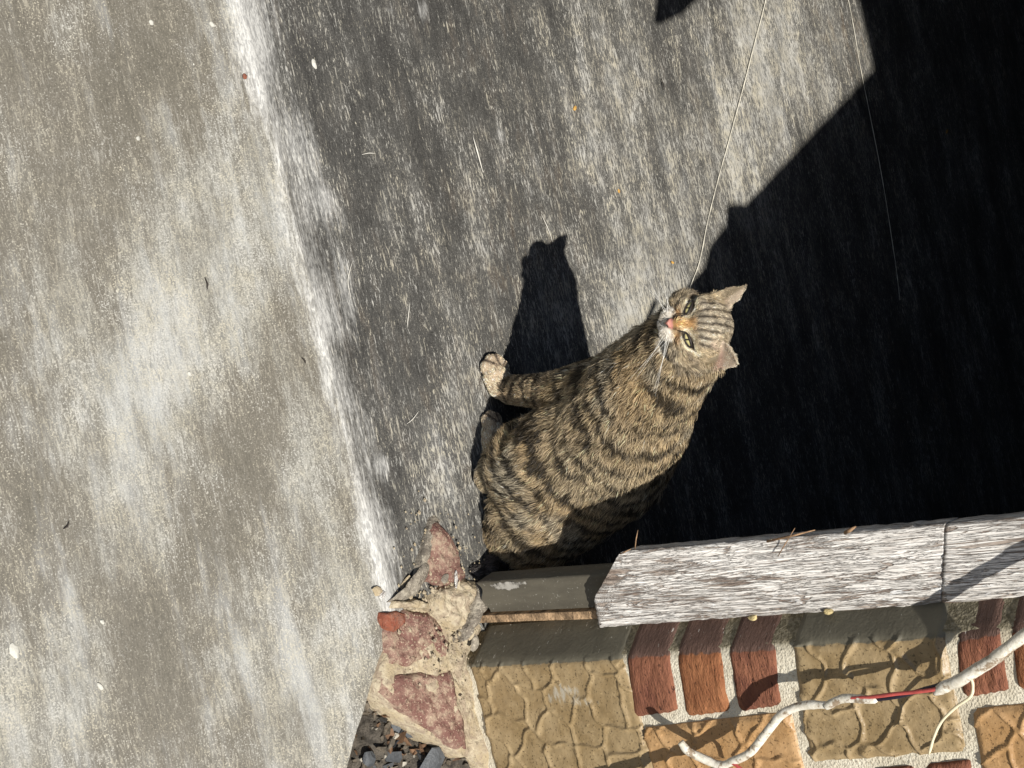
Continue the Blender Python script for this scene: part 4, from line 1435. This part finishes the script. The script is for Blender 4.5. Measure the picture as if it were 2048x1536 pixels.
def coat(P, N):
    """fur colour, hair length and fur direction at points of the body"""
    ci, arc, dist, flow, names = seg_fields(P)
    H = head_coords(P)
    ha, hb_, hc = H[:, 0], H[:, 1], H[:, 2]
    rh = np.sqrt((ha / 4.3) ** 2 + ((hb_ + 0.2) / 4.0) ** 2 + ((hc - 0.6) / 4.4) ** 2)
    earw = np.zeros(len(P))
    earin = np.zeros(len(P))
    NH = N @ HB.T
    earflow = np.zeros_like(P)
    for (B, T, ax, o_, w_, wid) in EARS:
        t = ((H - B) @ ax) / np.linalg.norm(T - B)
        dd = np.linalg.norm(H - B - np.clip(t, 0, 1)[:, None] * (T - B), axis=1)
        e = sstep(0.12, 0.25, t) * (dd < 2.6) * (t < 1.3)
        earw = np.maximum(earw, e)
        lat = ((H - B) @ w_) * np.sign((w_ * np.array([1, 0, 0])).sum())
        inn = e * sstep(0.1, 0.45, NH @ o_)
        if T[0] < 0: inn = inn * sstep(0.25, 0.7, lat + 0.5 * t)
        earin = np.maximum(earin, inn)
        earflow += e[:, None] * (ax @ HB)
    headw = np.maximum(sstep(1.18, 1.0, rh), earw)
    n1 = fbm(P * 38, 3)
    n2 = fbm(P * 95 + 7, 3)
    n3 = fbm(P * 16 + 3, 2)
    base = np.tile(np.array([0.32, 0.255, 0.160]), (len(P), 1))
    base = lerp(base, (0.38, 0.27, 0.14), np.clip(0.35 + 0.6 * n3, 0, 1))
    base = lerp(base, (0.31, 0.28, 0.215), sstep(0.0, 0.6, fbm(P * 22 + 31, 3)) * 0.7)
    # body stripes
    sa, sd = spine_arc(P)
    up = P[:, 2]
    ph = sa / 0.0255 + 0.34 * n1 + 0.85 * fbm(P * 12 + 5, 2) + (P[:, 1] * 5.0)
    st = np.sin(2 * np.pi * ph)
    brk = sstep(-0.45, 0.12, fbm(P * 26 + 11, 3) + 0.20 + 0.12 * n2)
    dark = sstep(0.22, 0.60, st + 0.40 * n2) * brk
    torso = np.isin(ci, [names.index(k) for k in ('torso', 'belly', 'breast', 'thigh', 'upperarm')])
    amp = np.where(np.isin(ci, [names.index('breast')]), 0.35, 0.9)
    dark = np.where(torso, dark * amp, 0)
    # dark line along the spine
    legs = np.isin(ci, [names.index(k) for k in ('forearm', 'forepaw', 'hindfoot', 'shank', 'fararm', 'tail')])
    ring = sstep(0.1, 0.7, np.sin(2 * np.pi * (arc / 0.026 + 0.6 * n1)) + 0.5 * n2) * sstep(-0.5, 0.1, n1 + 0.2)
    lw = np.where(np.isin(ci, [names.index('forepaw'), names.index('hindfoot')]), 0.10, 0.85)
    dark = np.where(legs, ring * lw, dark)
    pawc = np.isin(ci, [names.index('forepaw'), names.index('hindfoot')])
    base = np.where(pawc[:, None], np.array([0.62, 0.48, 0.33]), base)  # pale paws; hind foot lightened in the coat colour to look lit
    fa = ci == names.index('forearm')
    base = np.where(fa[:, None], np.array([0.36, 0.27, 0.165]), base)
    tail = ci == names.index('tail')
    base = np.where(tail[:, None], np.array([0.07, 0.06, 0.055]), base)  # tail coloured near black to look shaded
    chest = (ci == names.index('breast'))
    base = lerp(base, (0.36, 0.315, 0.23), chest * 0.6)
    col = lerp(base, (0.026, 0.020, 0.014), np.clip(dark, 0, 1) * 0.96)
    TD = np.sort(np.stack([np.linalg.norm(P - q, axis=1) for q in TOES], 1), axis=1)
    gap = np.exp(-((TD[:, 1] - TD[:, 0]) / 0.0022) ** 2) * (TD[:, 0] < 0.0145)
    col = lerp(col, (0.045, 0.03, 0.022), gap * 0.9)  # creases between toes darkened in the coat colour, as shade would
    # ---- head
    hcol = np.tile(np.array([0.36, 0.28, 0.17]), (len(P), 1))
    hcol = lerp(hcol, (0.25, 0.215, 0.16), np.clip(0.5 + n2, 0, 1) * 0.6)
    aa = np.abs(ha)
    # stripes on the forehead
    fs = np.zeros(len(P))
    for x0, sl, wd in ((0.0, 0.0, .13), (0.62, .10, .17), (1.25, .20, .17), (2.0, .30, .18)):
        fs = np.maximum(fs, np.exp(-((aa - x0 - sl * np.clip(hb_ - 1.2, 0, 5) - 0.08 * n2) / wd) ** 2))
    fs *= sstep(0.9, 1.5, hb_) * (1 - earw) * sstep(-0.8, -0.2, n1 + 0.25)
    hcol = lerp(hcol, (0.42, 0.38, 0.31), sstep(1.0, 1.8, hb_) * (1 - fs) * 0.5 * (aa < 2.4))
    hcol = lerp(hcol, (0.035, 0.026, 0.020), np.clip(fs, 0, 1) * 0.92)
    # cheek bars
    cb = np.maximum(np.exp(-((hb_ + 0.25 + 0.30 * (aa - 2.4) + 0.1 * n2) / 0.20) ** 2) * sstep(2.1, 2.5, aa), np.exp(-((hb_ + 1.55 + 0.42 * (aa - 2.4)) / 0.24) ** 2) * sstep(2.3, 2.8, aa))
    hcol = lerp(hcol, (0.06, 0.045, 0.033), cb * 0.75 * (hb_ < 0.9))
    # bridge of the nose, tawny
    br = np.exp(-(aa / 0.58) ** 4) * sstep(1.5, 0.6, hb_) * sstep(-1.4, -1.0, hb_) * (hc > 2)
    hcol = lerp(hcol, (0.50, 0.275, 0.105), br * 0.95)
    side = np.exp(-((aa - 1.25) / 0.5) ** 2) * np.exp(-((hb_ + 1.05) / 0.55) ** 2) * (hc > 2)
    hcol = lerp(hcol, (0.52, 0.29, 0.12), side * 0.8)
    # dark line from the inner corner of the eye beside the bridge
    dl = np.exp(-((aa - 0.76 + 0.10 * (hb_)) / 0.13) ** 2) * sstep(-1.1, -0.7, hb_) * sstep(0.5, 0.1, hb_) * (hc > 2)
    hcol = lerp(hcol, (0.05, 0.033, 0.022), dl * 0.9)
    # pale rings round the eyes
    ex, ey = (aa - 1.68) / 1.02, (hb_ - 0.22 - 0.18 * (aa - 1.68)) / 0.62
    er = np.sqrt(ex ** 2 + ey ** 2)
    hcol = lerp(hcol, (0.74, 0.62, 0.42), np.exp(-((er - 1.0) / 0.26) ** 2) * 0.95 * (hc > 1))
    hcol = lerp(hcol, (0.05, 0.04, 0.03), sstep(0.9, 0.65, er) * (hc > 1))
    # muzzle and chin
    mz = np.sqrt(((aa - 0.75) / 1.15) ** 2 + ((hb_ + 2.15) / 0.72) ** 2) 
    mw = sstep(1.1, 0.75, mz) * (hc > 2.2)
    hcol = lerp(hcol, (0.78, 0.71, 0.60), mw)
    ch_ = sstep(-2.4, -2.8, hb_) * (hc > 1.0)
    hcol = lerp(hcol, (0.60, 0.57, 0.52), ch_ * 0.9)
    for (qa, qb) in ((0.85, -1.72), (1.15, -1.55), (1.42, -1.75), (1.08, -1.95), (1.40, -2.05), (0.95, -2.15), (1.7, -1.9)):
        hcol = lerp(hcol, (0.03, 0.02, 0.015), np.exp(-(((aa - qa) / 0.11) ** 2 + ((hb_ + 0.2 - qb) / 0.085) ** 2)) * (hc > 2.2) * 0.9)
    ml = np.exp(-(aa / 0.07) ** 2) * sstep(-2.45, -2.35, hb_) * sstep(-1.5, -1.65, hb_) * (hc > 2.8)
    ml = np.maximum(ml, np.exp(-((hb_ + 2.62 + 0.22 * np.abs(aa - 0.6)) / 0.10) ** 2) * sstep(1.35, 1.1, aa) * (hc > 2.4))
    hcol = lerp(hcol, (0.035, 0.02, 0.018), ml * 0.95)
    nz = ((aa / 0.55) ** 2 + ((hb_ + 1.35) / 0.42) ** 2 < 1) & (hc > 3.6)
    hcol = np.where(nz[:, None], np.array([0.42, 0.19, 0.15]), hcol)
    # ears
    hcol = lerp(hcol, (0.29, 0.23, 0.15), earw * (1 - earin))
    hcol = lerp(hcol, (0.58, 0.46, 0.34), earin)
    hcol = lerp(hcol, (0.52, 0.32, 0.25), 0.8 * earin * sstep(2.7, 1.9, hb_))
    col = lerp(col, 0, np.zeros(len(P)))
    col = col * (1 - headw)[:, None] + hcol * headw[:, None]
    # ---- hair length
    ln = np.full(len(P), 0.0165)
    ln = np.where(chest, 0.019, ln)
    ln = np.where(ci == names.index('thigh'), 0.0145, ln)
    ln = np.where(legs, 0.008, ln)
    ln = np.where(fa, 0.0085, ln)
    ln = np.where(pawc, 0.0042, ln)
    for c in TOES:
        ln = np.where(np.linalg.norm(P - c, axis=1) < 0.014, 0.003, ln)
    hl = 0.0070 + 0.006 * sstep(2.0, 3.6, aa) * sstep(0.8, -1.0, hb_) - 0.0022 * sstep(2.0, 3.2, hc) - 0.0015 * (hb_ > 1) 
    hl = hl * (1 - 0.45 * earw)
    hl = np.where(er < 0.70, np.where(hc > 1, 0, hl), hl)
    hl = np.where(nz, 0, hl)
    ln = ln * (1 - headw) + hl * headw
    # ---- direction on the head: away from the nose
    away = np.stack([ha * 1.0, (hb_ + 1.1) * 1.0, (hc - 4.6) * 1.25], 1) @ HB
    away /= np.linalg.norm(away, axis=1)[:, None] + 1e-9
    ef = earflow / (np.linalg.norm(earflow, axis=1)[:, None] + 1e-9)
    away = away * (1 - earw)[:, None] + ef * earw[:, None]
    flow = flow * (1 - headw)[:, None] + away * headw[:, None]
    return col, ln, flow, headw


vcol, vlen, vflow, vhead = coat(BV, BN)
at = me.attributes.new('coat', 'FLOAT_COLOR', 'POINT')
cc = np.ones((nV, 4), np.float32)
cc[:, :3] = vcol * np.where(vlen > 0.0001, 0.6, 1.0)[:, None]
at.data.foreach_set('color', cc.ravel())


def skin_material():
    n = NT('cat_skin_under_fur')
    n.t.links.new(n.attr('coat', 'Color'), n.b.inputs['Base Color'])
    n.b.inputs['Roughness'].default_value = 0.75
    return n.m


me.materials.clear()
me.materials.append(skin_material())

# fur: one curve per hair
me.calc_loop_triangles()
nt = len(me.loop_triangles)
tri = np.empty(nt * 3, dtype=np.int32)
me.loop_triangles.foreach_get('vertices', tri)
tri = tri.reshape(-1, 3)
A, B_, C_ = BV[tri[:, 0]], BV[tri[:, 1]], BV[tri[:, 2]]
area = 0.5 * np.linalg.norm(np.cross(B_ - A, C_ - A), axis=1)
dens = area * (1 + 3.0 * vhead[tri].mean(1)) * (vlen[tri].min(1) > 0.0003)
NH_ = 200000
ti = RNG.choice(nt, NH_, p=dens / dens.sum())
r1, r2 = np.sqrt(RNG.random(NH_)), RNG.random(NH_)
w = np.stack([1 - r1, r1 * (1 - r2), r1 * r2], 1)


def interp(a):
    return (a[tri[ti]] * w[:, :, None]).sum(1) if a.ndim == 2 else (a[tri[ti]] * w).sum(1)


RP, RN, RL, RF, RH = interp(BV), interp(BN), interp(vlen), interp(vflow), interp(vhead)
RN /= np.linalg.norm(RN, axis=1)[:, None]
RC, _, _, _ = coat(RP, RN)
RF = RF - RN * (RF * RN).sum(1)[:, None]
RF /= np.linalg.norm(RF, axis=1)[:, None] + 1e-9
jit = RNG.normal(0, 1, (NH_, 3))
RL = np.where((RH > 0.5) & (RL > 0), RL, RL)
clump = np.stack([fbm(RP * 150 + k * 9, 2) for k in range(3)], 1)
RF = RF + 0.16 * jit + 0.45 * clump
RF = RF - RN * (RF * RN).sum(1)[:, None]
RF /= np.linalg.norm(RF, axis=1)[:, None] + 1e-9
ln = RL * (0.72 + 0.5 * RNG.random(NH_)) * (1 + 0.22 * fbm(RP * 120 + 2, 2))
lift0 = np.where(RH > 0.5, 0.40, 0.62) + 0.14 * RNG.normal(0, 1, NH_)
K = 5
PT = np.zeros((NH_, K, 3))
PT[:, 0] = RP - RN * 0.0006
p = PT[:, 0].copy()
for k in range(1, K):
    lf = np.clip(lift0 * (1.15 - 0.28 * k), 0.06, 1.1)
    d = RF * np.cos(lf)[:, None] + RN * np.sin(lf)[:, None]
    p = p + d * (ln / (K - 1))[:, None]
    PT[:, k] = p
PT[:, :, 2] = np.maximum(PT[:, :, 2], 0.0012)
RC0 = RC
RC, _, _, _ = coat(PT[:, 3] - RN * (ln * np.sin(lift0) * 0.6)[:, None], RN)
RC = np.where((RH > 0.5)[:, None], 0.5 * RC0 + 0.5 * RC, RC)
# agouti banding: dark root, coloured middle, pale or black tip
val = np.exp(0.38 * RNG.normal(0, 1, NH_) + 0.95 * fbm(RP * 360 + 5, 2))[:, None]
root = RC0 * 0.30
midc = np.clip(RC * val, 0, 0.85)
darkhair = (RC.mean(1) < 0.10)
tipsel = RNG.random(NH_) + 0.6 * fbm(RP * 330 + 70, 2)
tip_p = np.clip(RC * 1.5 + 0.24, 0, 0.88) * np.array([1.0, 0.95, 0.85])
tip_d = RC * 0.35
pale = (tipsel > np.where(darkhair, 0.86, 0.48))[:, None]
inhead = (RH > 0.5)[:, None]
tipc = np.where(pale, np.where(darkhair[:, None], RC + 0.12, tip_p), np.where(inhead, RC * 0.8, tip_d))
tipc = np.where((RC.min(1) > 0.5)[:, None], RC * 1.1, tipc)
bands = np.stack([root, RC * 0.75, midc, midc * 0.55 + tipc * 0.45, tipc], 1)
hc_data = bpy.data.hair_curves.new('fur')
hc_data.add_curves([K] * NH_)
hc_data.attributes['position'].data.foreach_set('vector', PT.astype(np.float32).ravel())
rad = np.tile(np.array([0.00021, 0.00024, 0.00022, 0.00016, 0.00004]), (NH_, 1)) * np.where(RH > 0.5, 0.75, 1.0)[:, None]
ra_ = hc_data.attributes.get('radius') or hc_data.attributes.new('radius', 'FLOAT', 'POINT')
ra_.data.foreach_set('value', rad.astype(np.float32).ravel())
ca = hc_data.attributes.new('haircol', 'FLOAT_COLOR', 'POINT')
c4 = np.ones((NH_, K, 4), np.float32)
c4[:, :, :3] = np.clip(bands, 0.004, 0.9)
ca.data.foreach_set('color', c4.ravel())


def fur_material():
    n = NT('tabby_fur')
    n.t.links.new(n.attr('haircol', 'Color'), n.b.inputs['Base Color'])
    n.b.inputs['Roughness'].default_value = 0.55
    n.b.inputs['Specular IOR Level'].default_value = 0.25
    tr = n.n('ShaderNodeBsdfTranslucent')
    n.t.links.new(n.attr('haircol', 'Color'), tr.inputs[0])
    mx = n.n('ShaderNodeMixShader')
    mx.inputs[0].default_value = 0.22
    n.t.links.new(n.b.outputs[0], mx.inputs[1])
    n.t.links.new(tr.outputs[0], mx.inputs[2])
    out = [q for q in n.t.nodes if q.type == 'OUTPUT_MATERIAL'][0]
    n.t.links.new(mx.outputs[0], out.inputs[0])
    return n.m


hc_data.materials.append(fur_material())
fur = link(bpy.data.objects.new('fur', hc_data))
fur.parent = cat
fur.matrix_parent_inverse = Matrix.Translation(-Vector(cat.location))
fur['kind'] = 'stuff'

# eyes: half closed, dark-rimmed
MAT_RIM = plain('dark_eye_rim', (0.018, 0.013, 0.011), 0.5, 0.1, 80, 0.0002)


def eye_material():
    n = NT('yellow_green_eye')
    c = n.attr('iris', 'Color')
    n.t.links.new(c, n.b.inputs['Base Color'])
    n.b.inputs['Roughness'].default_value = 0.2
    n.b.inputs['Specular IOR Level'].default_value = 0.35
    return n.m


MAT_EYE = eye_material()
for sgn in (-1, 1):
    # almond in the face: inner corner low, upper lid drooping
    cx, cy, cz = sgn * 1.68, 0.30, 3.26
    nu, nv = 19, 9
    V, col = [], []
    rimt, rimb = [], []
    for i in range(nu):
        u = -1 + 2 * i / (nu - 1)
        k = (1 - u * u)
        top = 0.19 * k ** 0.7 + 0.19 * u
        bot = -0.36 * k ** 0.8 + 0.19 * u
        for j in range(nv):
            v = j / (nv - 1)
            y = bot + (top - bot) * v
            a = cx + sgn * 0.74 * u
            zc = cz + 0.20 * k * (1 - (2 * v - 1) ** 2 * 0.5) - 0.42 * (u * 0.74) - 0.10
            V.append(hp(a, cy + y, zc))
            pu = (u * 0.74)
            pup = 1 if abs(pu + 0.02) < 0.09 else 0
            base = np.array((0.55, 0.48, 0.22)) * (0.7 + 0.5 * (1 - v))
            if abs(u) > 0.80: base = np.array((0.05, 0.04, 0.03))
            col.append((0.012, 0.012, 0.01) if pup else base)
        rimt.append(hp(cx + sgn * 0.78 * u, cy + top + 0.03, cz - 0.42 * u * 0.74 + 0.03 + 0.06 * k))
        rimb.append(hp(cx + sgn * 0.78 * u, cy + bot - 0.03, cz - 0.42 * u * 0.74 + 0.03 + 0.06 * k))
    e = mesh_obj('eye', V, grid_faces(nu, nv), MAT_EYE, cat, attrs={'iris': np.array(col)})
    v1, f1 = tube(rimt, [0.0007 + 0.0005 * math.sin(math.pi * i / (nu - 1)) for i in range(nu)], 6)
    v2, f2 = tube(rimb, [0.0008] * nu, 6)
    # dark tear line from the inner corner
    tl = [hp(sgn * 0.94, cy - 0.17, 3.66), hp(sgn * 0.84, cy - 0.45, 3.80), hp(sgn * 0.76, cy - 0.85, 3.92)]
    v3, f3 = tube(spline(tl, 4), 0.0006, 5)
    V = list(v1)
    Fc = list(f1)
    for vv, ff in ((v2, f2), (v3, f3)):
        o_ = len(V)
        V += vv
        Fc += [tuple(q + o_ for q in g) for g in ff]
    r_ = mesh_obj('eye_rim', V, Fc, MAT_RIM, cat)

# nose leather: a rounded triangle with nostrils
V, Fc = [], []
ring = [(-0.52, -0.93), (-0.30, -0.86), (0, -0.84), (0.30, -0.86), (0.52, -0.93), (0.50, -1.08), (0.30, -1.28), (0.10, -1.45), (0, -1.50), (-0.10, -1.45), (-0.30, -1.28), (-0.50, -1.08)]
cen = (0, -1.10)
for k, fct in enumerate((1.0, 0.85, 0.55, 0.0)):
    for (a, b) in ring:
        V.append(hp(cen[0] + (a - cen[0]) * fct, cen[1] - 0.32 + (b - cen[1]) * fct, 4.52 + 0.26 * (1 - fct ** 2) - 0.25 * abs(a) * fct - (0.35 if k == 0 else 0)))
m = len(ring)
for k in range(3):
    for i in range(m):
        Fc.append((k * m + i, k * m + (i + 1) % m, (k + 1) * m + (i + 1) % m, (k + 1) * m + i))
MAT_NOSE = plain('pink_nose_leather', (0.43, 0.19, 0.15), 0.5, 0.15, 200, 0.0003)
nose = mesh_obj('nose', V, Fc, MAT_NOSE, cat)
for sgn in (-1, 1):
    v, f = tube([hp(sgn * 0.20, -1.52, 4.74), hp(sgn * 0.34, -1.44, 4.66), hp(sgn * 0.46, -1.48, 4.52)], [0.0004, 0.0007, 0.0004], 5)
    mesh_obj('nostril', v, f, MAT_RIM, nose)

MAT_WHISK = plain('white_whisker', (0.80, 0.77, 0.70), 0.5, 0.05, 50, 0)
for sgn in (-1, 1):
    for k in range(6):
        a0, b0 = 1.0 + 0.35 * (k % 3), -1.85 - 0.22 * (k // 3)
        st_ = np.array([sgn * a0, b0, 4.0 - 0.3 * (k % 3)])
        ang = -0.15 - 0.14 * k + RNG.normal(0, 0.06)
        Lw = (4.2 + RNG.random() * 2.4) * (1 - 0.25 * (k % 3 == 2))
        dr = np.array([sgn * math.cos(ang), math.sin(ang), 0.10 - 0.30 * RNG.random()])
        pts = [hp(*(st_ + dr * Lw * t + np.array([0, -0.75 * t * t, -0.6 * t * t]))) for t in (0, 0.25, 0.5, 0.75, 1)]
        v, f = tube(spline(pts, 3), list(np.linspace(0.00021, 0.00006, 13)), 4)
        mesh_obj('whisker', v, f, MAT_WHISK, cat)
# claws are sheathed; the dark between the toes is painted into the coat
